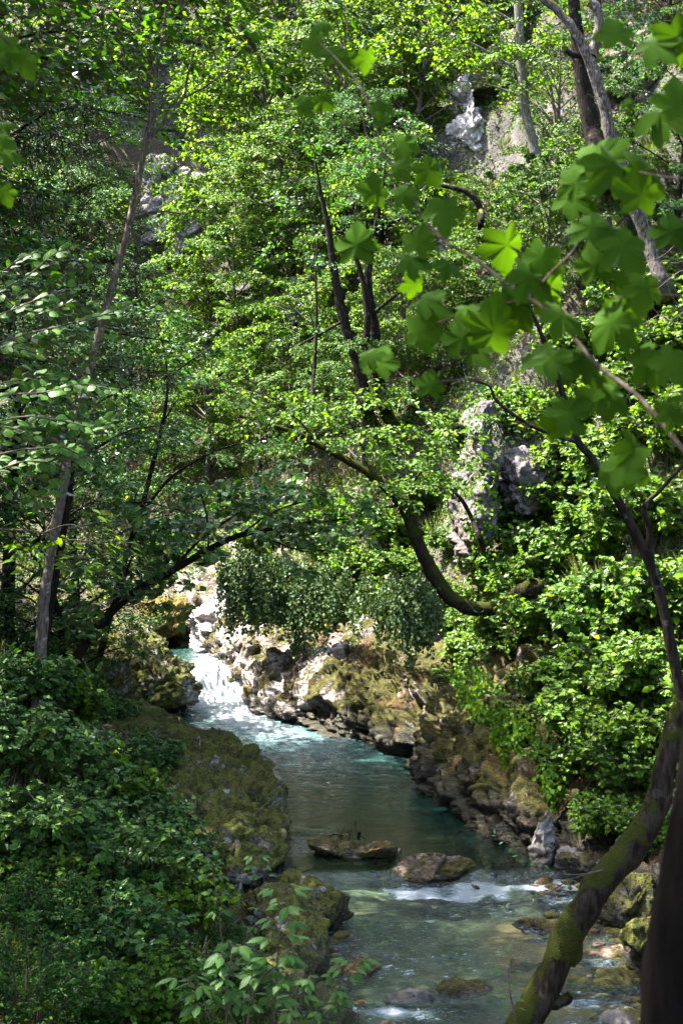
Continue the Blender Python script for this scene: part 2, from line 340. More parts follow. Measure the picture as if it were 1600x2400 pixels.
for k0_, k1_, nu_, mt_ in ((50, 148, 400, R_BANK), (147, 225, 300, R_BANK2)): bank('river_bank', 1, k0_, k1_, [(-.5, -.9), (-.05, -.25), (.05, .1), (.1, .5), (.45, 1.2), (1.1, 1.9), (2.0, 2.5), (3.2, 2.9), (4.4, 3.3)],
     ([20, 26, 29, 33, 36, 42, 47, 50, 55], [.35, .45, .8, 1.1, 1.1, 1.0, .9, 1.0, 1.2]), nu_, 96, mt_, .42, 3)
bank('river_bank', -1, 50, 225, [(-.5, -.9), (-.05, -.25), (.1, .15), (.35, .45), (1.0, .8), (2.0, 1.1), (3.2, 1.4), (4.6, 1.7)],
     ([20, 26, 29, 33, 36, 42, 47, 50, 55], [.45, .45, .55, .8, 1.0, 1.0, 1.2, 1.3, 1.3]), 560, 70, R_MOSSY, .4, 23)
# ------------------------------------------------------------------ river bed and water
nu, nv = 420, 60
C = spline(RS[20:240], nu); T = unit(np.gradient(C[:, :2], axis=0)); Nr = np.stack([T[:, 1], -T[:, 0]], 1); tt = np.linspace(-1, 1, nv)
XY = C[:, None, :2] + Nr[:, None] * (tt[None, :, None] * (C[:, None, 2:3] + .8)); XY = XY.reshape(-1, 2); lv = level(XY[:, 1])
P3 = np.stack([XY[:, 0], XY[:, 1], 0 * lv], 1)
ed = np.abs(np.tile(tt, nu)); deep = np.interp(XY[:, 1], [18, 27, 30, 36, 42, 48, 52], [.28, .34, .8, 1.3, 1.2, .8, .4])
v, e = cells(P3 * np.array([1.1, 1.7, 1]), 4)
bz = lv - deep * (1 - .55 * ed ** 3) + fbm(P3 * .7, 3, 8) * .22 + (v - .5) * .16 * np.clip(e * 3, 0, 1) + fbm(P3 * 4, 2, 6) * .05
bz = np.minimum(bz, lv - .05)
m = NT('stony_bed'); geo = m.n('NewGeometry'); pos = geo.outputs['Position']
vr = m.n('TexVoronoi'); vr.inputs['Scale'].default_value = 2.3; m.l(pos, vr.inputs['Vector'])
sep = m.n('SeparateColor'); m.l(vr.outputs['Color'], sep.inputs[0])
cc = m.ramp(sep.outputs[0], [(.0, (.020, .020, .012)), (.35, (.055, .05, .030)), (.7, (.095, .092, .062)), (1, (.12, .09, .048))])
cc = m.mix(m.smooth(m.noise(pos, .55, 3), .52, .62), cc, (.03, .036, .02)); sp = m.n('SeparateXYZ'); m.l(pos, sp.inputs[0])
cc = m.mix(m.math('MULTIPLY', m.smooth(m.math('ADD', sp.outputs[0], m.math('MULTIPLY', m.noise(pos, .8, 3), 2)), 3.2, 4.4), m.math('SUBTRACT', 1, m.smooth(sp.outputs[1], 25, 27))), cc, (.24, .12, .045))
p = m.n('BsdfPrincipled', Roughness=.8); m.l(cc, p.inputs['Base Color']); m.l(m.bump(m.noise(pos, 9, 5), .8, .05), p.inputs['Normal']); m.l(p.outputs[0], m.out.inputs[0])
o = link('river_bed', npmesh('river_bed', np.stack([XY[:, 0], XY[:, 1], bz], 1), gridfaces(nu, nv)[:, ::-1], True), None, [m.m]); tag(o, kind='structure')
nu, nv = 1300, 130
C = spline(RS[20:240], nu); T = unit(np.gradient(C[:, :2], axis=0)); Nr = np.stack([T[:, 1], -T[:, 0]], 1); tt = np.linspace(-1, 1, nv)
XY = (C[:, None, :2] + Nr[:, None] * (tt[None, :, None] * (C[:, None, 2:3] + .7))).reshape(-1, 2); T2 = np.repeat(tt, 1); lv = level(XY[:, 1]); ed = np.abs(np.tile(tt, nu)); tv = np.tile(tt, nu)
x, y = XY[:, 0], XY[:, 1]; P3 = np.stack([x, y, 0 * x], 1)
nz1 = fbm(P3 * np.array([.9, 2.2, 1]), 4, 40); nz2 = fbm(P3 * np.array([2.5, 6, 1]), 3, 44)
fall = np.clip((y - 47.2) / 1.0, 0, 1) * np.clip((50.6 - y) / 1.0, 0, 1)
tongue = np.exp(-((x - np.interp(y, [36, 40, 44, 48], [.2, -1.0, -2.9, -4.3])) / np.interp(y, [34, 38, 42, 46, 48], [2.6, 2.3, 1.9, 1.5, 1.4])) ** 2) * np.interp(y, [32, 36, 39.5, 42, 45, 48.5], [0, .16, .42, .82, 1.05, 1.1])
rap = np.exp(-((y - (26.95 + .5 * nz1)) / .48) ** 2) * 1.15 * np.interp(x, [-1, .5, 1.5, 5], [.2, .35, 1.0, 1.25]) * (.95 + .6 * fbm(P3 * np.array([1.5, .8, 1]), 3, 91))
low = .66 * np.clip((27.2 - y) / 1.5, 0, 1) * (.7 + .6 * fbm(P3 * .5, 2, 77))  # flecks below the rapid: white water plus glitter painted as colour
side = .5 * np.exp(-((x + .9) / .5) ** 2 - ((y - 29.6) / .9) ** 2) + .35 * np.exp(-((x - 2.6) / 2.0) ** 2 - ((y - 25.9) / .6) ** 2)
side2 = .95 * np.exp(-((x - .8) / .9) ** 2 - ((y - 20.9) / .35) ** 2) + .8 * np.exp(-((x - 3.6) / 1.2) ** 2 - ((y - 21.3) / .4) ** 2) + .7 * np.exp(-((x - 4.1) / .5) ** 2 - ((y - 23.0) / .4) ** 2)
foam = np.clip(np.maximum.reduce([fall, tongue, rap, low, side, side2]), 0, 1)
edgew = .25 * (ed > .72) * (y > 30)
foam = np.clip(foam + edgew * 0, 0, 1)
amp = .012 + .05 * foam + .02 * (y < 27.5) + .03 * fall
Pd = np.stack([x + .5 * y, y - .35 * x, 0 * x], 1); rip = fbm(Pd * np.array([1.8, 5.0, 1]), 3, 47, True) + .5 * fbm(P3 * np.array([5, 8, 1]), 2, 48)
nr = np.clip((27.3 - y) / .6, 0, 1)
z = lv + nr * .030 * rip + (1 - nr) * .006 * rip + amp * (nz1 * 1.3 + nz2 * .9) - .05 * rap + .16 * fall * fbm(P3 * np.array([5, 2, 1]), 3, 81, True) + .07 * np.clip(tongue, 0, 1) * fbm(P3 * np.array([2, 5, 1]), 3, 83, True)
z = z + .05 * np.exp(-((y - 27.6) / .25) ** 2)
me = npmesh('stream_water', np.stack([x, y, z], 1), gridfaces(nu, nv)[:, ::-1], True)
at_ = me.attributes.new('foam', 'FLOAT', 'POINT'); at_.data.foreach_set('value', foam.astype(np.float32))
m = NT('stream_water'); geo = m.n('NewGeometry'); pos = geo.outputs['Position']; a = m.n('Attribute', attribute_name='foam'); fo = a.outputs['Fac']
sp = m.n('SeparateXYZ'); m.l(pos, sp.inputs[0])
mp = m.n('Mapping'); mp.inputs['Scale'].default_value = (1.0, 2.6, 1); m.l(pos, mp.inputs[0]); q = mp.outputs[0]
n1 = m.noise(q, 2.2, 7, .72); n2 = m.noise(q, 13, 5, .75)
fv = m.math('ADD', fo, m.math('MULTIPLY', m.math('SUBTRACT', m.math('ADD', m.math('MULTIPLY', n1, .5), m.math('MULTIPLY', n2, .5)), .5), 1.9))
spk = m.math('MULTIPLY', m.smooth(m.noise(q, 11, 4, .75), .56, .66), m.smooth(m.math('ADD', fo, m.math('MULTIPLY', m.noise(q, .9, 3), .8)), .35, 1.0))  # fine white speckle paints ripple glitter into the colour
foam_glint_k = m.math('MAXIMUM', m.smooth(fv, .50, .98), m.math('MULTIPLY', spk, .75))
teal = m.math('MULTIPLY', m.math('MULTIPLY', m.smooth(fv, -.15, .75), m.smooth(sp.outputs[1], 31, 40)), m.math('SUBTRACT', 1, m.smooth(sp.outputs[1], 48.5, 50)))
pool = m.math('MULTIPLY', m.smooth(sp.outputs[1], 27.5, 36), .5)
gl = m.n('BsdfGlossy'); gl.inputs['Roughness'].default_value = .035; gl.inputs[0].default_value = (1, 1, 1, 1)
rid = m.math('ABSOLUTE', m.math('SUBTRACT', m.noise(q, 3.4, 4, .55), .5))
bh = m.math('ADD', m.math('ADD', m.math('MULTIPLY', m.noise(q, 1.6, 4, .6), .8), m.math('MULTIPLY', m.noise(q, 7, 5, .65), .4)), m.math('MULTIPLY', rid, -1.3))
bs = m.n('Bump'); bs.inputs['Distance'].default_value = .16; m.l(bh, bs.inputs['Height'])
m.l(m.math('ADD', m.math('ADD', .16, m.math('MULTIPLY', m.math('SUBTRACT', 1, m.smooth(sp.outputs[1], 26.5, 27.5)), .22)), m.math('MULTIPLY', fo, .8)), bs.inputs['Strength']); m.l(bs.outputs[0], gl.inputs['Normal'])
tr = m.n('BsdfTransparent'); m.l(m.mix(teal, (.70, .86, .74), (.60, .77, .75)), tr.inputs[0])
df = m.n('BsdfDiffuse'); m.l(m.mix(teal, (.010, .042, .032), (.050, .098, .100)), df.inputs[0]); m.l(bs.outputs[0], df.inputs['Normal'])
mxa = m.n('MixShader'); m.l(m.math('ADD', .07, m.math('ADD', pool, m.math('MULTIPLY', teal, .45), clamp=True)), mxa.inputs[0]); m.l(tr.outputs[0], mxa.inputs[1]); m.l(df.outputs[0], mxa.inputs[2])
fr = m.n('Fresnel'); fr.inputs[0].default_value = 1.33; m.l(bs.outputs[0], fr.inputs['Normal'])
mxb = m.n('MixShader'); m.l(fr.outputs[0], mxb.inputs[0]); m.l(mxa.outputs[0], mxb.inputs[1]); m.l(gl.outputs[0], mxb.inputs[2])
fd = m.n('BsdfPrincipled', Roughness=.45); m.l(m.mix(m.smooth(fv, .6, 1.2), (.36, .48, .52), (.60, .65, .68)), fd.inputs['Base Color'])
m.l(m.bump(m.math('ADD', m.noise(q, 14, 5, .7), m.noise(q, 4, 3, .6)), 1.0, .22), fd.inputs['Normal'])
mxc = m.n('MixShader'); m.l(foam_glint_k, mxc.inputs[0]); m.l(mxb.outputs[0], mxc.inputs[1]); m.l(fd.outputs[0], mxc.inputs[2]); m.l(mxc.outputs[0], m.out.inputs[0])
o = link('stream_water', me, None, [m.m]); tag(o, kind='structure')
# ------------------------------------------------------------------ single rocks
_ico = {}
def ico(l):
    if l not in _ico:
        bm = bmesh.new(); bmesh.ops.create_icosphere(bm, subdivisions=l, radius=1)
        _ico[l] = (np.array([v.co[:] for v in bm.verts]), np.array([[v.index for v in f.verts] for f in bm.faces])); bm.free()
    return _ico[l]
def rock(name, loc, size, rot=(0, 0, 0), seed=1, cuts=9, amp=.1, mat=None, lvl=6, label=None, cat='rock', freq=1.0, group=None, flat=.75):
    V, Q = ico(lvl); r = np.random.default_rng(seed); P = V.copy()
    for k in range(cuts):
        n = unit(r.normal(size=3)); d = r.uniform(flat - .2, flat + .08); P = P - np.maximum(0, P @ n - d)[:, None] * n
    P = P * np.array(size); nn = unit(V / np.array(size))
    from mathutils import Euler
    Rm = np.array(Euler(rot).to_matrix()); P = P @ Rm.T; nn = nn @ Rm.T
    W = P + np.array(loc); D = craggy(W, nn, amp, seed, freq) - W
    o = link(name, npmesh(name, P + D, Q, False), None, [mat or R_BANK]); o.location = loc
    return tag(o, label, cat, group)
def at_level(px, py, z):
    Yd = (EYE - z) * F / (py - HZ); return np.array([(px - CX) / F * Yd, Yd, z])
rock('boulder', (-3.75, 33.2, .35), (2.5, 5.0, 1.45), (.05, .08, .12), 5, 12, .32, R_MOSSY, 7, 'large mossy boulder slab with pale patches on the left bank', 'boulder')
rock('boulder', (-2.35, 30.3, .25), (1.25, 1.5, .95), (.1, .2, .5), 8, 9, .25, R_MOSSY, 6, 'mossy overhanging nose of rock above the dark undercut on left bank', 'boulder')
rock('boulder', (-1.95, 29.5, .0), (.75, .6, .5), (0, .1, .3), 9, 9, .12, R_WET, 5, 'dark wet rock under the overhang beside the driftwood', 'boulder')
rock('boulder', (-6.0, 46.2, 1.0), (1.5, 2.0, 1.35), (0, .1, .3), 14, 10, .36, R_MOSSY, 6, 'mossy black-streaked boulder left of the small waterfall', 'boulder')
rock('boulder', (-7.4, 43.8, 1.2), (1.5, 2.6, 1.3), (0, 0, .2), 15, 10, .35, R_MOSSY, 6, 'dark mossy boulder in the shade under the left-hand maple', 'boulder')
rock('boulder', (-6.7, 54.3, 2.2), (1.45, 1.2, 1.0), (0, -.25, .2), 16, 10, .25, rock_mat('golden_moss_rock', .95, olive=(.17, .12, .012)), 6, 'golden mossed boulder above the upstream channel', 'boulder')
rock('boulder', (-4.45, 53.0, 1.9), (1.7, 2.2, 1.75), (.1, .55, .3), 21, 14, .3, R_PALE, 7, 'pale bare limestone slab rising right above the waterfall', 'boulder', .9)
rock('boulder', (-3.0, 50.3, 1.3), (1.0, 1.3, 1.1), (.1, .4, .3), 22, 10, .3, R_PALE, 6, 'pale pitted limestone block beside the waterfall lip', 'boulder', .9)
rock('boulder', (-8.6, 54.2, 1.5), (1.2, .9, .5), (0, 0, .2), 24, 9, .16, R_PALE, 5, 'low pale rock at the bend of the upstream channel', 'boulder')
rock('boulder', (-.75, 25.2, .15), (.8, .9, .75), (.1, -.3, .3), 31, 11, .2, R_MOSSY, 6, 'mossy boulder with a white face at the lower left waterline', 'boulder')
rock('boulder', (-1.5, 26.3, .3), (1.0, .9, .75), (.1, -.2, .3), 32, 10, .2, R_BANK, 6, 'dark round boulder behind the white-faced one', 'boulder')
rock('boulder', (-.85, 22.9, .15), (.7, 1.0, .65), (.1, -.2, .3), 33, 10, .2, R_MOSSY, 6, 'moss-green boulder under the near sapling leaves', 'boulder')
rock('boulder', (-1.5, 23.8, .45), (.9, 1.0, .55), (.1, -.1, .3), 35, 10, .25, R_MOSSY, 6, 'pale lichened rock showing through the near shrubs', 'boulder')
rock('boulder', (-2.2, 26.8, .7), (1.1, 1.0, .6), (.1, -.1, .3), 36, 10, .25, R_MOSSY, 6, 'pale rock between shrubs and the mossy slab', 'boulder')
c = at_level(860, 2000, .16); rock('river_rock', (c[0] - .1, c[1], .12), (1.2, .5, .36), (0, .12, -.12), 41, 9, .14, R_WET, 6, 'flat mossy rock in midstream with driftwood caught on it', 'rock')
c = at_level(1010, 2065, .1); rock('river_rock', (c[0], c[1] + .3, .2), (.92, .42, .36), (0, -.15, .05), 42, 10, .10, R_WET, 6, 'wedge-shaped brown rock in midstream just above the rapid', 'rock')
c = at_level(650, 1855, .16); rock('river_rock', (c[0], c[1], .18), (.28, .25, .22), (0, 0, 0), 43, 8, .05, R_WET, 5, 'small reddish rock in the water beyond the mossy slab', 'rock')
for k, (px, py, sx_, sy_, sz, lb) in enumerate([(1110, 2075, .35, .2, .1, 'low dark stone right of the wedge-shaped rock'), (1260, 2165, .48, .2, .13, 'flat brown stone with ripples below the rapid'),
        (1225, 2255, .40, .18, .11, 'low dark rock breaking the shallow water left of the mossy trunk'), (1420, 2235, .5, .3, .18, 'square dark rock right of the leaning mossy trunk'), (1400, 2300, .75, .3, .12, 'orange wet slab by the right-hand shore'),
        (770, 2145, .4, .3, .14, 'dark stone at the left water edge below the boulders'), (1440, 2390, .35, .3, .14, 'small white rock at the bottom right shore'), (830, 2260, .5, .4, .2, 'green-tinged stone at the near left water edge'),
        (1080, 2310, .5, .25, .07, 'barely submerged ochre stone in the shallows'), (960, 2340, .45, .25, .1, 'stone under a small curl of white water near the bottom')]):
    c = at_level(px, py, .02); rock('river_rock', (c[0], c[1], -.03), (sx_, sy_, sz), (0, random.uniform(-.15, .15), random.uniform(-.3, .3)), 50 + k, 12, .12, R_PALE if 'white' in lb else R_WET, 5, lb, 'rock')
c = at_level(1262, 2030, .16); rock('boulder', (c[0] + .1, c[1] + .2, .55), (.32, .4, .75), (.1, .15, 0), 61, 9, .12, R_GREY, 5, 'upright pale stone at the mouth of the dark recess', 'rock')
c = at_level(1330, 2060, .16); rock('boulder', (c[0] + .2, c[1] + .2, .35), (.5, .4, .45), (0, .3, 0), 62, 9, .12, R_GREY, 5, 'slanting pale stone beside the upright one', 'rock')
for k, (px, py, s_, lb) in enumerate([(1480, 2130, (.55, .5, .45), 'mossy boulder behind the leaning trunk'), (1460, 2050, (.5, .5, .5), 'grey lichened rock on the right shore above the mossy boulder'), (1520, 2230, (.4, .6, .45), 'rock hung with yellow-green moss at the right shore')]):
    c = at_level(px, py, .3); rock('boulder', (c[0], c[1], .45), s_, (0, 0, k), 70 + k, 9, .18, R_MOSSY, 5, lb, 'boulder')
# cliffs, set into the slope where it is steep
def cliff(px, py, wpx, hpx, back, depth, lean, seed, mat, amp, label, lvl=6, flat=.55, cuts=10, Y=None):
    c = hit(px, py) if Y is None else at(px, py, Y); k = c[1] / F
    top = at(px, py - hpx / 2, c[1]); 
    rock('cliff', (c[0], c[1] + back, c[2]), (wpx / 2 * k * 1.15, depth, hpx / 2 * k * 1.15), lean, seed, cuts, amp, mat, lvl, label, 'cliff', .55, None, flat)
cliff(400, 470, 200, 430, -.2, 3.6, (-.35, -.22, .1), 81, R_GREY, .5, 'grey weathered cliff face high behind the slender left tree', 7, .6)
cliff(250, 250, 220, 200, .2, 3.4, (-.3, -.2, .1), 85, R_GREY, .5, 'pale cliff shoulder up left of the grey cliff face')
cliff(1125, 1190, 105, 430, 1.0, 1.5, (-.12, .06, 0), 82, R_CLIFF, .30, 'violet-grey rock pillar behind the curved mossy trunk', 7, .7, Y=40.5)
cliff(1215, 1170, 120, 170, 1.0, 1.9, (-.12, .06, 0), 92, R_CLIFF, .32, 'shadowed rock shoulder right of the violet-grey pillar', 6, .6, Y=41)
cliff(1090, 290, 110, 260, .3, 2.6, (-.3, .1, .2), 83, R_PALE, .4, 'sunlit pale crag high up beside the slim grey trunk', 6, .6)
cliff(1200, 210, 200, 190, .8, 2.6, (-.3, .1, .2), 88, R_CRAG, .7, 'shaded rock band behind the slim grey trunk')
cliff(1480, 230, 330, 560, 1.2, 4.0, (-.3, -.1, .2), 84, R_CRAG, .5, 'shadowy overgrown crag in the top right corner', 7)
cliff(1040, 560, 150, 170, .3, 1.8, (-.3, .1, .2), 89, R_PALE, .5, 'pale boulder face behind the foreground maple stem')
cliff(690, 730, 110, 150, .3, 1.8, (-.3, .1, .2), 90, R_PALE, .5, 'small pale outcrop left of the dark twin trunks')
cliff(650, 1400, 330, 250, .6, 1.2, (-.1, 0, -.5), 86, R_CRAG, .45, 'ivy-hung rock wall over the pool right of the waterfall', Y=46.3)
cliff(985, 1440, 110, 210, .5, 1.0, (0, 0, -.3), 87, R_CRAG, .3, 'dark overhanging rock under the curved trunk, draped in ivy', Y=38.5)

# cobbles of the shore
_r = np.random.default_rng(88); cv, cq = ico(2); VV = []; QQ = []; nn_ = 0
for k in range(420):
    if k % 3: y_ = _r.uniform(19.5, 27.5); x_ = np.interp(y_, [19, 23, 26, 28], [4.4, 4.7, 4.75, 4.1]) + _r.normal(-.15, .35)
    else: y_ = _r.uniform(19.5, 30); x_ = np.interp(y_, [19, 23, 26, 28.3, 31], [.05, -.5, -.9, -1.7, -1.3]) + abs(_r.normal(0, .35))
    s_ = _r.uniform(.04, .15) ; z_ = level(y_) + _r.uniform(-.12, .03); P = cv * (1 + .25 * fbm(cv * 1.3 + k, 2, k)[:, None]) * s_ * np.array([1.3, 1, .6]); VV.append(P + [x_, y_, z_]); QQ.append(cq + nn_); nn_ += len(cv)
tag(link('cobbles', npmesh('cobbles', np.vstack(VV), np.vstack(QQ), True), None, [R_WET]), 'wet brown cobbles along the shallow edges of the near stream', 'cobbles', None, 'stuff')
# ------------------------------------------------------------------ leafy things
QD = shape_diamond(); LF = shape_leaf(.30); LW = shape_leaf(.40); LN = shape_leaf(.2)
_t = (np.array([[0, 0, 0], [.30, .42, .05], [0, 1, -.10], [-.30, .42, .05]]) * np.array([.14, 1, 1]), np.array([[0, 1, 2, 3]])); ND = _t
def jit(n, s, r): return r.normal(0, s, (n, 3))
def spray(c, out, L, W, n, r, droop=.15, tilt=0.0, thick=.05):
    """a flat fan of leaves growing from c along out"""
    u = np.sqrt(r.random(n)); v = (r.random(n) * 2 - 1) * W * np.sin(np.clip(u * 2.6 + .35, 0, 3.1)) ; o = np.asarray(out, float); o = o / np.linalg.norm(o)
    sd = np.cross(o, [0, 0, 1.0]); sd = sd / max(np.linalg.norm(sd), 1e-6); sd = sd * math.cos(tilt) + np.array([0, 0, math.sin(tilt)])
    P = np.asarray(c) + o * (u * L)[:, None] + sd * v[:, None] + np.array([0, 0, 1.0]) * (-droop * u ** 2 * L - .15 * np.abs(v) + r.normal(0, thick, n))[:, None]
    D = o + sd * (np.sign(v) * (.5 + .6 * r.random(n)))[:, None] + jit(n, .35, r) + np.array([0, 0, -.25])
    N = np.array([0, 0, 1.0]) + jit(n, .48, r)
    return P, D, N
class Leaves:
    def __init__(s): s.P = []; s.D = []; s.N = []
    def add(s, t): s.P.append(t[0]); s.D.append(t[1]); s.N.append(t[2])
    def mesh(s, name, size, shape, mat, r, var=.25):
        P = np.vstack(s.P); sz = size * (1 + var * r.normal(size=len(P))).clip(.4, 1.6)
        return leafmesh(name, P, np.vstack(s.D), np.vstack(s.N), sz, shape, mat)
def make_tree(seed, H, R, nl, tw, lf, size, shape, mat, bark, low=.2, layered=1.0, tr=.16, updir=.35):
    r = np.random.default_rng(seed); T = Tubes(); L = Leaves()
    top = np.array([r.normal(0, .5), r.normal(0, .5), H]); tp = np.array([[0, 0, -.6], [r.normal(0, .15), r.normal(0, .15), H * .33], [top[0] * .6 + r.normal(0, .2), top[1] * .6, H * .66], top])
    T.add(tp, [tr * 1.25, tr, tr * .6, .03], 7, 14, .15); tc = spline(tp, 60)
    for k in range(nl):
        f = low + (1 - low) * (k + r.random()) / nl; b = tc[min(59, int(f * 59))]; a = k * 2.4 + r.normal(0, .4)
        g = (f - low) / (1 - low); ll = R * (math.sin(math.pi * min(1, .25 + .72 * g)) ** .7) * r.uniform(.7, 1.15) + .4
        up = updir + .6 * g; o = np.array([math.cos(a), math.sin(a), up]); e = b + o * ll * .6; tip = b + np.array([math.cos(a + r.normal(0, .2)), math.sin(a + r.normal(0, .2)), up * .55 + r.normal(0, .08)]) * ll
        T.add([b, e, tip], [tr * (.45 - .2 * g), .03, .01], 5, 7); lc = spline([b, e, tip], 20)
        for j in range(tw):
            q = lc[int(4 + 15 * (j + r.random()) / tw)]; sgn = 1 if j % 2 else -1; aa = a + sgn * r.uniform(.4, 1.1)
            n = int(lf * r.uniform(.6, 1.4)); l2 = r.uniform(.55, 1.1) * (.35 * ll * .6 + .45)
            L.add(spray(q, (math.cos(aa), math.sin(aa), r.normal(.05, .15)), l2, l2 * .42, n, r, .25, r.normal(0, .25), .04 + .1 * (1 - layered)))
        L.add(spray(lc[14], lc[19] - lc[14], ll * .45, .35, lf, r, .25))
    return T.mesh('trunk'), L.mesh('crown', size, shape, mat, r), bark
def plant(proto, name, loc, rz, sc_, label, cat='tree', group=None, tilt=(0, 0)):
    t = empty(name, loc, rz, label, cat, group); t.rotation_euler = (tilt[0], tilt[1], rz); t.scale = (sc_, sc_, sc_) if np.isscalar(sc_) else sc_
    tm, cm, bark = proto
    if len(tm.materials) == 0: tm.materials.append(bark)
    for n, me in (('trunk' if 'tree' in name else 'stems', tm), ('crown' if 'tree' in name else 'foliage', cm)): link(n, me, t)
    return t
def variant(proto, mat, bark=None):
    cm = proto[1].copy(); cm.materials.clear(); cm.materials.append(mat); return (proto[0], cm, bark or proto[2])
T_SP = [make_tree(101 + k, 9.5, 4.4, 28, 12, 78, .172, QD, M_SPRING, B_BEECH, .16) for k in range(3)]
T_GR = [make_tree(111 + k, 9, 4.2, 26, 12, 78, .172, QD, M_GREEN, B_GREY, .12, .5, .16, .6) for k in range(2)]
T_DP = [make_tree(121 + k, 10, 4.0, 28, 12, 60, .12, QD, M_DEEP, B_DARK, .1, .7) for k in range(2)]
T_MG = [variant(T_SP[1], M_GREEN), variant(T_GR[0], M_GREEN)]
KIND = {'s': T_SP, 'g': T_GR + T_MG, 'd': T_DP}
NAMES = {'s': 'beech_tree', 'g': 'broadleaf_tree', 'd': 'broadleaf_tree'}
# hillside trees: (px, py of the foot, kind, scale, label); the foot is set on the slope there
HT = [
 (560, 330, 's', .8, 'light green tree standing on the rim above the grey cliff'), (650, 260, 's', 1.0, 'bright tree at the top of the slope, right of the cliff rim'), (790, 230, 's', 1.0, 'yellow-green tree at the top centre of the slope'),
 (930, 210, 's', 1.0, 'yellow-green tree high on the slope above the maple twig tip'), (1060, 190, 's', .9, 'bright layered tree above the pale crag'), (1180, 150, 'g', .8, 'green tree behind the top of the slim grey trunk'),
 (60, 330, 'g', 1.0, 'sunlit tree behind the spruce boughs, top left'), (190, 230, 's', 1.0, 'pale green tree above the cliff shoulder'), (330, 190, 's', .9, 'pale tree behind the forked top of the slender left tree'), (430, 160, 's', .9, 'light tree right of the slender tree top'),
 (620, 570, 's', .95, 'large sunlit beech whose sprays overhang the grey cliff edge'), (680, 520, 's', 1.0, 'sunlit beech in the upper centre of the slope'), (810, 470, 'g', .95, 'green tree above the dark twin trunks'), (960, 430, 'g', .9, 'tree behind the middle of the foreground maple stem'),
 (610, 760, 's', .85, 'bright layered beech right of the cliff foot'), (700, 700, 'g', .85, 'mid green tree between two sunlit beeches'), (800, 720, 'g', .8, 'shaded tree behind the dark twin trunks'), (980, 690, 's', .7, 'light green tree right of the dark twin trunks'),
 (560, 930, 's', .8, 'yellow-green tree low on the slope over the stream bend'), (680, 920, 'g', .75, 'green tree behind the thin upright stem'), (780, 990, 's', .6, 'small bright tree just left of the dark twin trunks'), (960, 930, 'g', .6, 'small green tree by the dark hollow of the twin trunks'),
 (600, 1110, 's', .6, 'sunlit small tree over the leaning maple'), (720, 1120, 'g', .6, 'small tree above the ivy wall'), (850, 1120, 'g', .55, 'small tree crossed by the curved mossy trunk'), (480, 1130, 's', .6, 'bright little tree in the gap above the stream bend'),
 (500, 900, 'g', .65, 'shaded tree at the foot of the grey cliff'), (350, 980, 'd', .75, 'dark tree under the grey cliff, right of the slender trunk'), (160, 640, 'd', .95, 'dark tree left of the grey cliff'), (120, 560, 'd', 1.0, 'dark tree behind the hanging spruce boughs'),
 (150, 830, 'd', 1.0, 'dark tree behind the hazel bough'), (30, 800, 'g', 1.0, 'tree at the left edge behind the hazel bough'), (290, 1060, 'd', .7, 'deep green tree behind the two curved stems'), (90, 1080, 'd', .8, 'deep green tree behind the foot of the slender trunk'), (220, 1230, 'g', .6, 'tree in the shade behind the leaning maple foot'),
 (400, 1200, 'g', .6, 'pale green tree shining through the gap over the maple'), (1010, 900, 's', .5, 'low bright tree behind the hanging maple leaves'),
 (1140, 800, 'g', .6, 'small tree between the maple stem and the violet rock pillar'), (1290, 760, 'g', .55, 'small tree behind the top of the dark forked stem'), (1300, 420, 'g', .6, 'shaded tree at the foot of the slim grey trunk'), (1150, 620, 'g', .4, 'small tree under the pale crag'),
 (1440, 640, 'g', .55, 'tree at the foot of the weathered leaning trunk'), (1580, 560, 'd', .6, 'dark tree at the right edge below the crag'), (1560, 130, 'd', .7, 'dark tree on top of the crag, top right'), (1420, 100, 'd', .7, 'dark tree behind the weathered leaning trunk'),
 (890, 640, 'd', .8, 'dark leafy tree filling the top of the twin trunks'), (820, 560, 'd', .75, 'dark-crowned tree between the upper sunlit beeches'), (950, 330, 's', .7, 'flat-layered beech left of the pale crag'),
]
for k, (px, py, kd, s_, lb) in enumerate(HT):
    c = hit(px, py); pr = KIND[kd][k % len(KIND[kd])]
    plant(pr, NAMES[kd], (c[0], c[1], c[2] - .2), k * 2.1, s_, lb, 'tree', 'trees on the gorge slope', (.12, 0))
# left-bank trees in view, and unseen ones added to shade stream and viewpoint
LT = [(-9.4, 40, 'd', 1.15, 'dark tree on the left bank behind the slender trunk'), (-10.6, 34.5, 'd', 1.3, 'tall dark tree at the left edge behind the hazel bough'), (-8.4, 45.5, 'd', .9, 'dark tree on the left bank over the mossy boulders'), (-7.6, 38.5, 'd', .62, 'low dark tree behind the blue-green maple')]
for k, (x_, y_, kd, s_, lb) in enumerate(LT): plant(KIND[kd][k % 2], NAMES[kd], (x_, y_, gz(x_, y_) - .2), k * 1.7 + .5, s_, lb, 'tree', 'dark trees on the left bank')
ST = [(-11.5, 30, 1.4), (-11.2, 24, 1.35), (-9.8, 17.5, 1.2), (-15.0, 36, 1.4), (-17, 42, 1.2), (-2, -7, 1.2), (11.5, 14, .8), (13, 20, .8)]
T_HI = make_tree(131, 15, 5.0, 24, 13, 70, .13, QD, M_DEEP, B_DARK, .56, .7)  # added to cast shade; crown lifted out of view
for k, (x_, y_, s_) in enumerate([(-5.8, 4.5, 1.0), (-8.2, 11, 1.0), (-4.5, -2, 1.0), (-5.7, 14.5, 1.15), (-6.9, 20, 1.25), (-9.2, 27.5, 1.1)]):
    plant(T_HI, 'broadleaf_tree', (x_, y_, gz(x_, y_) - .2), k * 1.3, s_, 'high-crowned tree added to shade viewpoint and stream, outside the picture', 'tree', 'trees added for shade')
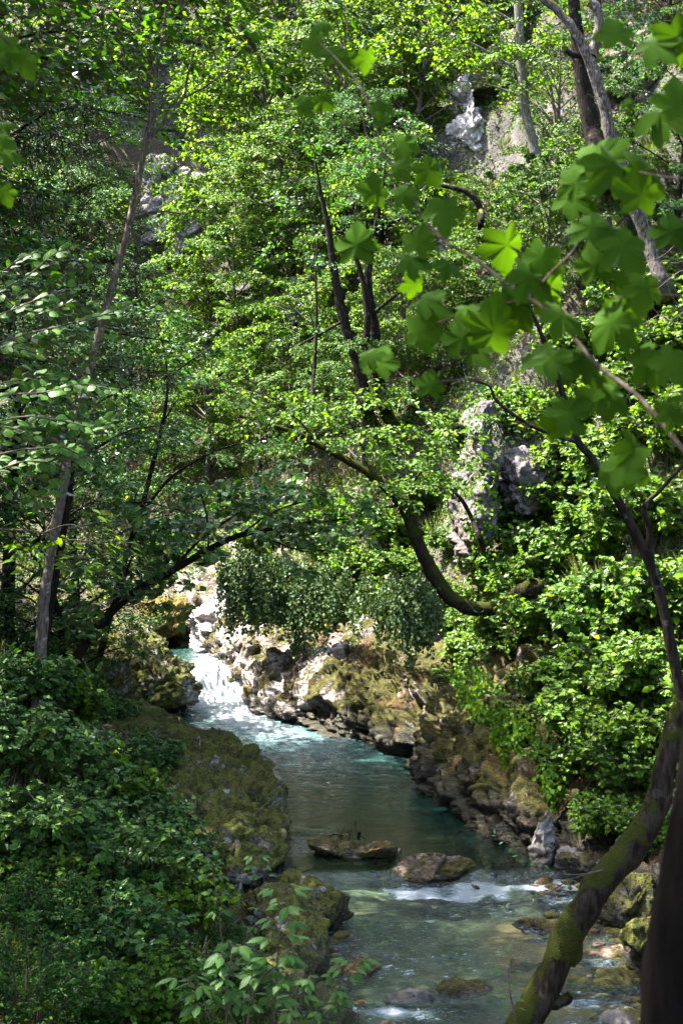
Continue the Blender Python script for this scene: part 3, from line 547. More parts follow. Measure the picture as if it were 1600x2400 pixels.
for k, (x_, y_, s_) in enumerate(ST):
    plant(T_DP[k % 2], 'broadleaf_tree', (x_, y_, gz(x_, y_) - .2), k * 1.3, s_, 'tall forest tree beside the viewpoint, added for shade outside the picture', 'tree', 'forest beside the viewpoint')
def px_path(T, pts, rpx, Y, sides=9, rough=.25, n=None, dY=0.0, g=False):
    """pts (px,py[,Y]) with radii in pixels at that distance"""
    P = []
    for i, p in enumerate(pts):
        y = (p[2] if len(p) > 2 else Y) + dY; P.append(at(p[0], p[1], y))
    if g:
        q = P[0] + np.array([0, .35, 0]); z_ = gz(q[0], q[1]); h_ = hit(pts[0][0], pts[0][1] + 12)
        if z_ < q[2] and (g == 'down' or h_[1] - q[1] > 14): k_ = min(2.5, (q[2] - z_ + .4) / max(.2, P[1][2] - P[0][2])); q = P[0] + (P[0] - P[1]) * k_; q[2] = min(q[2], gz(q[0], q[1]) - .4); P.insert(0, q); rpx = [rpx[0] * 1.25] + list(rpx)
        elif z_ < q[2]: P.insert(0, h_ + (h_ - P[0]) * .15); rpx = [rpx[0] * 1.1] + list(rpx)
    P = np.array(P); rr = np.interp(np.linspace(0, 1, len(P)), np.linspace(0, 1, len(rpx)), rpx) * P[:, 1] / F
    T.add(P, rr, sides, n or len(P) * 6, rough); return P
def px_sprays(L, lst, Y, r, n=60, L0=1.0, dY=1.0, flat=.3):
    """lst of (px, py, radius px, count): layered fans filling that patch of crown"""
    for (px, py, rad, cnt) in lst:
        for _ in range(cnt):
            a = r.uniform(0, 6.28); q = r.random() ** .5; y = Y + r.uniform(-dY, dY)
            c = at(px + rad * q * math.cos(a), py + rad * q * math.sin(a) * .7, y); aa = r.uniform(0, 6.28)
            L.add(spray(c, (math.cos(aa), math.sin(aa), r.normal(0, .12)), L0 * r.uniform(.6, 1.2), L0 * .38, int(n * r.uniform(.6, 1.4)), r, .25, r.normal(0, flat)))
def custom(name, label, T, L, bark, size, shape, leafm, cat='tree', seed=1, anchor=None, group=None):
    a = np.array(anchor); t = empty(name, a, 0, label, cat, group); r = np.random.default_rng(seed)
    me = T.mesh('trunk'); o = link('trunk', me, t, [bark]); o.matrix_parent_inverse.identity(); o.location = tuple(-a)
    if L is not None and L.P: c = link('crown', L.mesh('crown', size, shape, leafm, r), t); c.location = tuple(-a)
    return t
r = np.random.default_rng(5)
# slender tree on the left
T = Tubes(); L = Leaves(); Y0 = 28
px_path(T, [(98, 1500), (105, 1400), (125, 1270), (152, 1130), (162, 1050), (205, 890), (250, 720), (300, 540), (335, 370), (350, 300)], [13, 11, 10, 8.5, 7], Y0, 9, .3, 60, g='down')
for pts, rp in (([(350, 310), (365, 180), (385, 60), (400, -80)], [7, 5, 3]), ([(345, 335), (400, 265), (432, 225), (440, 180), (455, 120)], [5, 4, 2]), ([(350, 260), (300, 200), (250, 155), (205, 105)], [4, 3, 1.5]), ([(368, 190), (350, 110), (345, 60), (290, 0), (270, -40)], [4, 3, 1.5]),
                ([(310, 512), (345, 500), (390, 496), (440, 500), (480, 480)], [3.5, 3, 1.5]), ([(385, 60), (420, 30), (450, -10)], [3, 2]), ([(420, 235), (500, 190), (560, 120), (600, 70)], [3, 2, 1]), ([(350, 300), (380, 250), (400, 200)], [4, 2]), ([(160, 1240), (230, 1225), (290, 1220)], [3, 1.5]), ([(205, 890), (160, 850), (120, 800)], [3, 1.5])):
    px_path(T, pts, rp, Y0, 5, .1)
px_sprays(L, [(230, 110, 90, 14), (330, 60, 120, 20), (460, 90, 120, 20), (560, 110, 90, 12), (420, 230, 60, 7), (300, 190, 60, 6), (450, 495, 30, 3), (260, 1225, 40, 3), (130, 810, 40, 3)], Y0, r, 34, .7, 1.6)
custom('slender_tree', 'slender leaning grey-barked tree with a forked top, rising along the left side', T, L, B_GREY, .10, LF, M_GREEN, anchor=(at(98, 1500, Y0)))
# two curved stems left of centre
for nm, lb, paths, sprs, Yb in (('curved_tree', 'dark thin tree with an S-shaped stem left of centre', [([(255, 1460), (300, 1290), (330, 1200), (365, 1060), (388, 960), (392, 880), (378, 790)], [7, 6, 4, 2]), ([(392, 890), (440, 850), (495, 815)], [3, 1.5]), ([(383, 990), (420, 930)], [2, 1])], [(330, 830, 110, 22), (400, 1000, 60, 8), (250, 960, 110, 20), (280, 1130, 80, 12), (430, 800, 70, 10)], 40),
        ('curved_tree', 'thin stem bending right over the gap, springing beside the S-shaped one', [([(300, 1290), (340, 1195), (400, 1120), (460, 1080), (540, 1045), (640, 1030)], [5, 4, 2.5, 1]), ([(320, 1250), (315, 1180), (335, 1120)], [3, 1])], [(520, 1040, 60, 6), (620, 1020, 60, 6), (400, 1130, 40, 3)], 41),
        ('upright_tree', 'thin upright stem left of the dark twin trunks', [([(722, 1000), (735, 880), (742, 760), (740, 640), (745, 560)], [4.5, 4, 2.5, 1.5])], [(735, 620, 40, 4), (730, 760, 40, 3)], 47),
        ('dark_stem_tree', 'short dark trunk close behind the foot of the slender tree', [([(120, 1420), (160, 1180), (172, 1080), (178, 980)], [10, 8, 6, 4])], [(190, 1000, 90, 14), (120, 1080, 70, 8)], 33)):
    T = Tubes(); L = Leaves()
    for i_, (pts, rp) in enumerate(paths): px_path(T, pts, rp, Yb, 6, .15, g=(i_ == 0))
    px_sprays(L, sprs, Yb, r, 46, .95, 1.5)
    custom(nm, lb, T, L, B_DARK, .12, QD, M_DEEP, anchor=at(paths[0][0][0][0], paths[0][0][0][1], Yb))
# leaning maple over the stream
T = Tubes(); L = Leaves(); Yb = 36
px_path(T, [(175, 1560), (200, 1510), (270, 1425), (330, 1380), (400, 1340), (540, 1262), (640, 1240), (730, 1225), (820, 1215)], [12, 11, 8, 5, 2], Yb, 8, .25, g=True)
for pts, rp in (([(405, 1335), (470, 1265), (540, 1215), (590, 1180)], [4, 2]), ([(560, 1258), (640, 1200), (740, 1170), (820, 1160)], [3, 1.5]), ([(270, 1425), (300, 1330), (330, 1270)], [4, 2]), ([(490, 1290), (485, 1210), (470, 1150)], [3, 1.5]), ([(600, 1250), (700, 1290), (760, 1290)], [2, 1])): px_path(T, pts, rp, Yb, 5)
px_sprays(L, [(640, 1165, 130, 26), (520, 1190, 80, 14), (760, 1195, 110, 22), (430, 1260, 70, 12), (300, 1290, 90, 16), (250, 1360, 80, 14), (350, 1400, 70, 8), (680, 1275, 90, 10), (330, 1200, 80, 10), (200, 1430, 70, 9), (600, 1130, 80, 8)], Yb, r, 30, .9, 1.6)
custom('maple_tree', 'blue-green maple leaning out over the stream from the left bank', T, L, B_DARK, .17, shape_leaf(.46), M_BLUE, anchor=at(175, 1560, Yb))
# curved mossy trunk on the right bank
T = Tubes(); L = Leaves(); Yb = 37.3
px_path(T, [(1250, 1375, 34.6), (1215, 1392), (1190, 1408), (1150, 1425), (1100, 1425), (1055, 1400), (1015, 1345), (985, 1285), (950, 1195), (925, 1165), (865, 1110), (800, 1072), (740, 1040), (690, 1015), (620, 990), (560, 975)], [19, 17, 18, 17, 14, 10, 8, 5, 3], Yb, 11, .3, 90, g=True)
for pts, rp in (([(935, 1185), (900, 1190), (860, 1200), (800, 1195)], [4, 2]), ([(740, 1040), (700, 985), (640, 950)], [3, 1.5]), ([(865, 1110), (850, 1050), (820, 990)], [4, 1.5]), ([(955, 1210), (970, 1130), (1010, 1080)], [4, 2])): px_path(T, pts, rp, Yb, 5)
px_sprays(L, [(620, 960, 80, 10), (720, 960, 90, 14), (830, 1000, 90, 14), (900, 1060, 90, 12), (1000, 1060, 80, 12), (820, 1170, 70, 8), (980, 1130, 70, 8), (900, 930, 100, 12), (1060, 1010, 60, 7)], Yb - 1, r, 44, 1.0, 1.8)
custom('mossy_tree', 'tree with a thick mossy trunk curving up leftwards over the pool', T, L, B_MOSS, .135, LF, M_GREEN, anchor=at(1215, 1385, Yb))
# dark twin trunks in the middle
T = Tubes(); L = Leaves(); Yb = 51
px_path(T, [(858, 960), (850, 910), (838, 850), (812, 780), (785, 650), (768, 530), (745, 420), (735, 340)], [16, 15, 13, 9, 5, 1.5], Yb, 9, .2, g=True)
px_path(T, [(900, 950), (885, 880), (878, 770), (862, 660), (875, 560), (898, 430), (905, 350)], [15, 12, 9, 5, 1.5], Yb + .6, 8, .2, g=True); px_path(T, [(845, 870), (860, 760), (850, 660), (812, 540)], [10, 8, 5], Yb + .3, 8, .2)
px_path(T, [(700, 810), (745, 785), (800, 755)], [3, 4], Yb - .5, 5); px_path(T, [(880, 730), (930, 690), (980, 660)], [5, 3], Yb, 5)
px_sprays(L, [(760, 430, 110, 16), (860, 400, 110, 16), (800, 300, 130, 16), (930, 480, 80, 10), (700, 560, 60, 7), (950, 620, 60, 6)], Yb, r, 60, 1.3, 1.8)
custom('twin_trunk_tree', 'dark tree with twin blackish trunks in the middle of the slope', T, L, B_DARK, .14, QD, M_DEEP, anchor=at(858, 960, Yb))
# slim grey trunk, upper right
T = Tubes(); L = Leaves(); Yb = 56
px_path(T, [(1275, 440), (1266, 400), (1252, 350), (1232, 270), (1224, 200), (1218, 100), (1213, 0), (1210, -90)], [14, 12, 11, 9], Yb, 9, .15, g=True)
for pts, rp in (([(1222, 170), (1140, 120), (1040, 70), (950, 30)], [4, 3, 1.5]), ([(1220, 110), (1300, 60), (1360, 30)], [4, 2]), ([(1228, 230), (1150, 200), (1080, 190)], [3, 1.5]), ([(1216, 60), (1150, 20), (1060, -30)], [4, 2])): px_path(T, pts, rp, Yb, 5)
px_sprays(L, [(1000, 60, 110, 16), (1130, 60, 120, 20), (1060, 130, 110, 14), (1290, 70, 90, 12), (1180, 150, 90, 10), (1290, 130, 70, 8), (940, 120, 90, 10), (1230, 20, 90, 10), (1230, -170, 170, 40), (1380, -260, 170, 30)], Yb - 2, r, 60, 1.2, 2, .15)  # sprays above the frame: unseen crown added to shade the crag
custom('beech_tree', 'beech with a slim pale grey trunk and flat yellow-green layers, upper right', T, L, B_BEECH, .15, QD, M_SPRING, anchor=at(1275, 440, Yb))
T = Tubes(); px_path(T, [(1330, 560), (1300, 480), (1285, 380), (1300, 300), (1290, 200)], [6, 5, 3], 57, 6, .2, g=True); L = Leaves(); px_sprays(L, [(1300, 190, 50, 5)], 57, r, 50, 1)
custom('thin_tree', 'thin brown stem between the slim grey trunk and the weathered one', T, L, B_GREY, .14, QD, M_GREEN, anchor=at(1330, 560, 57))
# weathered mossy trunk and the dark one behind it
T = Tubes(); Yb = 42
px_path(T, [(1560, 680), (1530, 600), (1495, 500), (1455, 400), (1430, 320), (1412, 245), (1388, 160), (1352, 85), (1310, 30), (1250, -20), (1200, -60)], [18, 16, 14, 12, 10, 9], Yb, 11, .55, 80, g=True)
px_path(T, [(1385, 130), (1402, 70), (1398, 20), (1380, 5)], [13, 11, 9], Yb, 9, .35)
custom('weathered_tree', 'weathered leaning trunk with orange moss and peeling grey wood, top right', T, None, B_SNAG, .1, QD, M_GREEN, anchor=at(1560, 680, Yb))
T = Tubes(); L = Leaves(); px_path(T, [(1420, 420), (1385, 300), (1362, 180), (1350, 60), (1335, -60)], [24, 20, 16, 13], 45, 10, .25, g=True); px_path(T, [(1370, 130), (1345, 128), (1325, 118)], [9, 6], 44.6, 7)
px_sprays(L, [(1330, 20, 80, 5), (1420, 60, 80, 4), (1300, -220, 190, 60), (1480, -160, 150, 30)], 45, r, 50, 1)  # highest sprays are out of view, added to keep the crag in shade
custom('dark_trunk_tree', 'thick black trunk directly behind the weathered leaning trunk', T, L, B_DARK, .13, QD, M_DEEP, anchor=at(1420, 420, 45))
T = Tubes(); L = Leaves(); px_path(T, [(1125, 540), (1125, 490), (1100, 455), (1060, 440), (1000, 430)], [8, 8, 6, 4], 50, 7, .2, g=True); px_sprays(L, [(1000, 430, 50, 5)], 50, r, 40, .9)
custom('bent_tree', 'short dark stem bending left under the pale crag', T, L, B_DARK, .13, QD, M_GREEN, anchor=at(1125, 540, 50))
T = Tubes(); L = Leaves(); px_path(T, [(1130, 1280), (1105, 1215), (1080, 1170), (1050, 1140)], [6, 5, 3], 38.6, 6, .2, g=True); px_sprays(L, [(1060, 1120, 50, 5)], 38.6, r, 40, .8)
custom('bent_tree', 'short dark stem standing against the violet-grey rock pillar', T, L, B_DARK, .11, QD, M_GREEN, anchor=at(1130, 1280, 38.6))
# forked dark tree at the right, its lower trunk thick and mossy
t = empty('forked_tree', at(1230, 2440, 13), 0, 'dark forked tree at the right whose mossy lower trunk leans across the water', 'tree')
a = at(1230, 2440, 13)
T = Tubes(); px_path(T, [(1120, 2640, 12.5), (1185, 2500), (1232, 2400), (1290, 2290), (1335, 2180), (1400, 2080), (1480, 1990), (1532, 1900), (1556, 1800), (1578, 1720), (1606, 1640)], [50, 42, 37, 33, 35, 33, 29, 26, 22], 13, 16, .34, 120)
px_path(T, [(1330, 2180), (1350, 2230), (1335, 2262)], [22, 10], 13, 8, .5); px_path(T, [(1265, 2350), (1320, 2345), (1335, 2330)], [20, 12], 13, 8, .5)
o = link('trunk', T.mesh('trunk'), t, [B_MOSS]); o.location = tuple(-a)
T = Tubes(); px_path(T, [(1603, 1690), (1600, 1640), (1580, 1560), (1547, 1400), (1512, 1300), (1450, 1180), (1395, 1085), (1352, 1032), (1322, 940), (1302, 870), (1262, 770), (1230, 700)], [15, 14, 13, 12, 10, 9, 8, 6, 3], 13, 9, .2, 80)
px_path(T, [(1358, 1038), (1270, 1010), (1200, 970), (1160, 935), (1145, 905), (1100, 890)], [6, 5, 3.5, 2], 13, 6, .3); px_path(T, [(1525, 1320), (1520, 1240), (1508, 1190), (1545, 1150), (1600, 1090), (1660, 1040)], [8, 7, 5, 4], 13, 7, .25); px_path(T, [(1300, 865), (1325, 850)], [3, 2], 13, 5); px_path(T, [(1265, 775), (1285, 700), (1270, 640)], [3, 1.5], 13, 5); px_path(T, [(1505, 1195), (1470, 1130), (1440, 1100)], [2, 1], 13, 5)
o = link('limb', T.mesh('limb'), t, [B_DARK]); o.location = tuple(-a)
L = Leaves(); px_sprays(L, [(1240, 640, 60, 5), (1420, 1110, 40, 3), (1080, 885, 30, 2), (1560, 1130, 50, 4), (1250, 1050, 80, 3)], 13, r, 12, .28, .5)
o = link('crown', L.mesh('crown', .065, LF, M_DEEP, r), t); o.location = tuple(-a)
# dark trunk close to the camera at the right edge
T = Tubes(); px_path(T, [(1500, 4600, 2.9), (1540, 3200), (1578, 2400), (1625, 2050), (1668, 1750), (1720, 1300), (1760, 700), (1800, -400)], [110, 84, 78, 74, 66, 60], 3.0, 20, .16, 120)
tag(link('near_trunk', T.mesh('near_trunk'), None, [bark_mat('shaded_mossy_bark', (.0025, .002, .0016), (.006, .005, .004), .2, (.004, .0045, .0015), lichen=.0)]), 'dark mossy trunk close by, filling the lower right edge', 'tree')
# spruce, top left
r = np.random.default_rng(77); T = Tubes(); L = Leaves(); sx_, sy_ = -11.0, 34.5; sb = gz(sx_, sy_)
T.add([(sx_, sy_, sb - .5), (sx_, sy_, 14), (sx_, sy_, 32)], [.28, .2, .05], 10, 20, .2)
for k in range(100):
    z = 11.5 + 19 * k / 100; a_ = k * 2.4 + r.normal(0, .3); ll = (34 - z) * .28 * r.uniform(.75, 1.15) + .6; d = np.array([math.cos(a_), math.sin(a_), 0])
    b = np.array([sx_, sy_, z]); pts = np.array([b, b + d * ll * .5 + [0, 0, -.12 * ll], b + d * ll + [0, 0, -.16 * ll]]); T.add(pts, [.035, .02, .006], 5, 7); cc = spline(pts, 30)
    n = int(17 * ll); q = cc[r.integers(4, 30, n)]; sg = np.cross(d, [0, 0, 1.0])
    for s_ in range(n):
        tl = r.uniform(.3, .75); m_ = 22; u = r.random(m_); dd = sg * r.choice([-1, 1]) * r.uniform(.15, .7) + d * r.uniform(.1, .5) + np.array([0, 0, -r.uniform(.35, 1.0)]); dd = dd / np.linalg.norm(dd)
        P = q[s_] + dd * (u * tl)[:, None]; L.add((P, dd * .9 + jit(m_, .55, r), np.array([0, 0, 1.0]) + jit(m_, .8, r)))
custom('spruce_tree', 'dark spruce with drooping boughs at the top left', T, L, B_DARK, .16, (ND[0] * np.array([1.9, 1, 1]), ND[1]), M_NEEDLE, anchor=(sx_, sy_, sb))
# ------------------------------------------------------------------ shrubs
def make_shrub(seed, H, R, ns, per, size, shape, mat, bark=B_TWIG, comp=5, droop=.35, sub=3):
    r = np.random.default_rng(seed); T = Tubes(); L = Leaves()
    for k in range(ns):
        a = k * 2.4 + r.normal(0, .3); f = r.uniform(.25, 1) ; b = np.array([math.cos(a), math.sin(a), 0]) * R * .25 * f; h = H * r.uniform(.6, 1.05) * (1.1 - .35 * f); e = np.array([math.cos(a), math.sin(a), 0]) * R * f; e[2] = h
        pts = [b - [0, 0, .3], b * .6 + e * .4 + [0, 0, h * .25], e]; T.add(pts, [.014, .010, .004], 4, 8); lines = [spline(pts, 30)[9:]]
        for j in range(sub):
            q = lines[0][r.integers(2, 16)]; aa = a + r.normal(0, 1); o = np.array([math.cos(aa), math.sin(aa), r.uniform(.1, .8)]) * r.uniform(.25, .5) * R; T.add([q, q + o * .5, q + o + [0, 0, -.04]], [.006, .003], 3, 5); lines.append(spline([q, q + o * .5, q + o + [0, 0, -.04]], 20))
        for ln in lines:
            for j in range(per):
                q = ln[r.integers(2, len(ln))]; aa = r.uniform(0, 6.28); o = np.array([math.cos(aa), math.sin(aa), r.normal(.15, .5)]); pl = size * r.uniform(.8, 1.6); u = np.linspace(.5, 1, comp); sg = np.where(np.arange(comp) % 2, 1, -1.0); sg[-1] = 0
                sd = np.cross(o, [0, 0, 1.0]); P = q + o * (u * pl)[:, None]; D = o + sd * (sg * .9)[:, None] + np.array([0, 0, -droop]) + jit(comp, .15, r); N = np.array([0, 0, .8]) + o * .6 + r.normal(0, .45, 3) + jit(comp, .28, r); L.add((P, D, N))
    return T.mesh('stems'), L.mesh('foliage', size, shape, mat, r, .2), bark
S_NEAR = [make_shrub(200 + k, 1.7, 1.2, 24, 13, .12, LF, M_BLUE) for k in range(2)] + [make_shrub(203, 1.6, 1.15, 22, 14, .11, LW, M_GREEN)] + [make_shrub(205, 1.3, 1.1, 22, 18, .05, LN, M_DEEP, comp=7)]
S_LIT = [make_shrub(210 + k, 1.5, 1.45, 30, 15, .115, LW, M_FERN, sub=5) for k in range(3)]
S_FINE = [make_shrub(220, 1.3, 1.2, 26, 18, .055, LN, M_BLUE, comp=7, sub=4), make_shrub(221, .7, .9, 24, 16, .06, LN, M_FERN, comp=7, sub=2)]
NS = [(60, 1640, 0, .95, 'shrub with bluish leaves at the left edge, below the yew-like bush'), (150, 1690, 2, 1.0, 'green shrub behind the tall shaded shrubs, left'), (250, 1720, 1, .9, 'shrub under the shaded maple boughs'), (330, 1800, 0, .8, 'shrub whose top leaves catch light left of the pool'),
      (40, 1800, 1, 1.0, 'dense dark shrub at the left edge at mid height of the bank'), (150, 1850, 0, 1.0, 'broad shrub with glossy leaves in the middle of the left bank'), (260, 1900, 2, .95, 'green shrub left of the big mossy slab'), (360, 1960, 1, .8, 'shrub in front of the big mossy slab'), (440, 2020, 0, .6, 'low leafy shrub at the foot of the mossy slab'),
      (60, 2000, 0, .95, 'shrub at the left edge above the fine-leaved thicket'), (180, 2040, 1, .95, 'tall glossy-leaved shrub in the centre of the thicket'), (300, 2090, 0, .9, 'shrub with arching stems left of the pale rocks'), (420, 2150, 2, .7, 'shrub overlapping the pale lichened rocks'), (510, 2200, 3, .6, 'small-leaved shrub right below the pale rocks'),
      (50, 2180, 3, 1.0, 'fine-leaved grey-green shrub at the left edge, lower bank'), (160, 2230, 3, 1.0, 'fine-leaved shrub in the lower left thicket'), (280, 2270, 1, .8, 'leafy shrub just above the bottom edge thicket'), (400, 2310, 3, .8, 'fine-leaved shrub left of the tall sapling'), (520, 2350, 1, .65, 'shrub behind the large-leaved sapling'), (620, 2380, 3, .55, 'low shrub at the bottom beside the near mossy stones'),
      (60, 2360, 3, .9, 'grey-green twiggy shrub in the bottom left corner'), (200, 2390, 3, .8, 'twiggy shrub along the bottom edge, second from the corner'), (330, 2400, 2, .7, 'green shrub at the bottom edge left of the sapling'), (120, 2100, 2, .8, 'lighter green shrub low in the left thicket'), (720, 2420, 0, .4, 'low shrub at the bottom by the water')]
for k, (px, py, i, s_, lb) in enumerate(NS):
    c = hit(px, min(py + 40, 2600)); plant(S_NEAR[i], 'shrub', (c[0], c[1], c[2] - .15), k * 1.9, s_, lb, 'shrub', 'shrubs on the near left bank')
for k, (px, py, i, s_, lb) in enumerate([(60, 1600, 0, 1.6, 'dense yew-like bush with tiny bluish leaves at the left edge'), (130, 1640, 0, 1.2, 'smaller yew-like bush in front of the dense one'), (330, 1640, 1, .9, 'feathery green bush on the rocks left of the waterfall'), (270, 1560, 1, 1.0, 'feathery bush in the shade over the mossy boulder')]):
    c = hit(px, py); plant(S_FINE[i], 'bush', (c[0], c[1], c[2] - .1), k * 1.9, s_, lb, 'bush')
RS_ = [(1120, 1560, .7, 'bright bush above the golden mossed bank'), (1220, 1560, .9, 'sunlit bush right of the curved mossy trunk'), (1330, 1520, 1.0, 'sunlit bush in the middle of the right slope'), (1440, 1500, 1.0, 'bright bush left of the dark forked stem'), (1560, 1480, 1.0, 'bush behind the upper dark forked stem'),
       (1180, 1400, .9, 'pale-leaved bush just above the curved mossy trunk'), (1290, 1370, 1.0, 'pale sunlit bush right of the violet rock pillar'), (1400, 1330, 1.0, 'sunlit bush crossed by the forked stem'), (1520, 1290, 1.1, 'bright bush at the right edge above the fork'),
       (1300, 1220, 1.0, 'bush shining above the shadowed rock shoulder'), (1440, 1160, 1.1, 'bush high on the right slope left of the forked stem'), (1570, 1100, 1.1, 'bush at the right edge under the hanging maple leaf'), (1330, 1050, 1.1, 'leafy bush below the lowest maple leaves'), (1200, 1010, .9, 'bush above the violet rock pillar'), (1470, 980, 1.1, 'bush behind the lowest maple leaf'), (1580, 900, 1.1, 'bush at the right edge behind the maple branch'),
       (1190, 1700, .6, 'small bush at the brink of the rocky right bank'), (1290, 1680, .8, 'leafy bush above the dark recess'), (1400, 1660, .9, 'bush left of the mossy leaning trunk'), (1510, 1640, .9, 'bush behind the bend of the mossy trunk'), (1330, 1830, .6, 'bush drooping over the dark recess'), (1440, 1800, .8, 'bright bush right above the recess'), (1520, 1800, .8, 'bush close behind the mossy leaning trunk'),
       (1440, 1960, .6, 'low bush over the shore stones'), (1520, 2010, .6, 'low bush between the leaning trunk and the near trunk'), (1380, 870, 1.0, 'bush behind the cluster of maple leaves'), (1060, 1290, .5, 'small bush at the foot of the violet rock pillar'), (900, 1450, .7, 'bush beside the ivy-draped overhang'), (830, 1480, .6, 'bush on the ledge over the pool'), (1000, 1200, .8, 'bush behind the curve of the mossy trunk'), (900, 1290, .9, 'leafy bush inside the curve of the mossy trunk'), (780, 1340, .8, 'bush over the ivy-hung wall'), (620, 1300, .8, 'bush at the left end of the ivy-hung wall'),
       (560, 1380, .6, 'bush on the pale slab above the waterfall'), (480, 1330, .7, 'bright bush behind the pale limestone slab'), (380, 1330, .8, 'reddish-lit bush over the golden mossed boulder'), (1500, 750, 1.1, 'bush beside the foot of the weathered trunk'), (1245, 1420, .7, 'leafy bush against the foot of the curved mossy trunk'), (1060, 1440, .6, 'bush hanging under the curved mossy trunk'),
       (1160, 1620, .8, 'bush spilling over the brink left of the sunlit slope bushes'), (1235, 1760, .75, 'bush hanging over the rocks above the dark recess'), (1250, 1450, .9, 'bush hiding the foot of the curved mossy trunk'), (1110, 1500, .7, 'bush clinging above the mossy bank under the curve'), (1380, 1750, .9, 'full bush over the upright pale stone'), (1470, 1870, .8, 'bush beside the leaning trunk above the shore'),
       (830, 1380, .8, 'bush on the brown slope between the two ivy curtains'), (760, 1260, .9, 'bush on the slope behind the leaning maple tip'), (930, 1370, .8, 'bush at the top of the smaller ivy curtain'), (560, 1230, .8, 'bush in the sunlit gap behind the leaning maple'), (420, 1290, .8, 'bush behind the golden mossed boulder'), (1000, 1530, .5, 'tuft of greenery over the mossy bank right of the smaller ivy curtain'), (760, 1490, .5, 'tuft of greenery at the foot of the larger ivy curtain'),
       (1350, 1130, 1.0, 'bush right of the shadowed rock shoulder'), (1230, 1290, .9, 'bush in front of the shadowed rock shoulder'), (1090, 1060, .8, 'bush sitting on the head of the violet rock pillar'), (690, 1250, .8, 'bush above the ivy-hung wall behind the maple tip')]
for k, (px, py, s_, lb) in enumerate(RS_):
    c = hit(px, py); pr = S_LIT[k % 3]
    if lb.startswith('leafy'): pr = S_NEAR[2]
    plant(pr, 'bush', (c[0], c[1], c[2] - .1), k * 1.9, s_ * 1.1, lb, 'bush', 'bushes on the right slope', (.15, 0))
for k, (x_, y_) in enumerate([(9.5, 34), (8.6, 29.5), (9.2, 26), (7.8, 23), (9.5, 21), (8.8, 17.5), (11.5, 31), (11.8, 25), (12.5, 19), (13, 37), (10.6, 38), (8.0, 19.5), (14.5, 28), (10.5, 14.5), (7.6, 26.2)]):
    plant(S_LIT[k % 3], 'bush', (x_, y_, gz(x_, y_) - .1), k * 1.9, 1.25, 'broad-leaved bush on the right slope, just outside the picture', 'bush', 'bushes beyond the right edge', (.15, 0))
# ------------------------------------------------------------------ ground cover, sedge and dead leaves
def clumps(n, seed, near, far, xr, R, per, up, side=None, dens=None, lo=1.5):
    r = np.random.default_rng(seed); Yc = near * (far / near) ** r.random(n * 3); Xc = (r.random(n * 3) * 2 - 1) * xr * Yc; b, s, hw, st = river(Xc, Yc); d = b - hw
    k = (d > lo) & (fbm(np.stack([Xc, Yc, 0 * Xc], 1) * .6, 2, seed) > (-.25 if dens is None else dens))
    if side: k &= s * side > 0
    Xc, Yc = Xc[k][:n], Yc[k][:n]; cs = np.repeat(np.arange(len(Xc)), per); m_ = len(cs)
    rr = R * (.6 + .8 * r.random(len(Xc)))[cs]; a = r.random(m_) * 6.283; q = r.random(m_) ** .5 * rr
    x = Xc[cs] + q * np.cos(a); y = Yc[cs] + q * np.sin(a); z = ground(x, y) + up * rr / R * r.random(m_) * (1.1 - q / rr)
    P = np.stack([x, y, z], 1); D = np.stack([np.cos(a), np.sin(a), r.normal(-.1, .4, m_)], 1); N = np.array([0, -.25, 1.0]) + jit(m_, .55, r); return P, D, N
P, D, N = clumps(8500, 301, 18, 90, .34, .6, 34, .6, 1, -.5)
me = leafmesh('ground_cover', P, D, N, np.interp(P[:, 1], [15, 40, 80], [.06, .10, .16]) * (.7 + .6 * rng.random(len(P))), QD, M_FERN); tag(link('ground_cover', me), 'low leafy undergrowth covering the slopes of the gorge', 'undergrowth', None, 'stuff')
P, D, N = clumps(2600, 305, 9, 40, .30, .4, 34, .6, -1)
me = leafmesh('ground_cover', P, D, N, .055 * (.7 + .6 * rng.random(len(P))), QD, M_GREEN); tag(link('ground_cover', me), 'fine-leaved low plants under the shrubs of the left bank', 'undergrowth', None, 'stuff')
P, D, N = clumps(1500, 302, 14, 85, .30, .8, 14, .03, None, -.1)
me = leafmesh('dead_leaves', P, D, N, np.interp(P[:, 1], [15, 40, 80], [.08, .13, .2]) * (.7 + .6 * rng.random(len(P))), QD, M_LITTER); tag(link('dead_leaves', me), 'rust-brown dead leaves and dry stalks lying on the slopes', 'leaf litter', None, 'stuff')
P, D, N = clumps(900, 303, 18, 80, .28, .18, 40, .1, None, -.3, .6); D = D * .45 + np.array([0, 0, 1.0]); N = unit(np.cross(D, jit(len(D), 1, rng)))
me = leafmesh('sedge', P, D, N, np.interp(P[:, 1], [15, 40, 80], [.35, .5, .8]) * (.7 + .6 * rng.random(len(P))), (QD[0] * np.array([.1, 1, 1.5]), QD[1]), M_GRASSY); tag(link('sedge', me), 'tufts of long-bladed sedge hanging from ledges', 'grass', None, 'stuff')
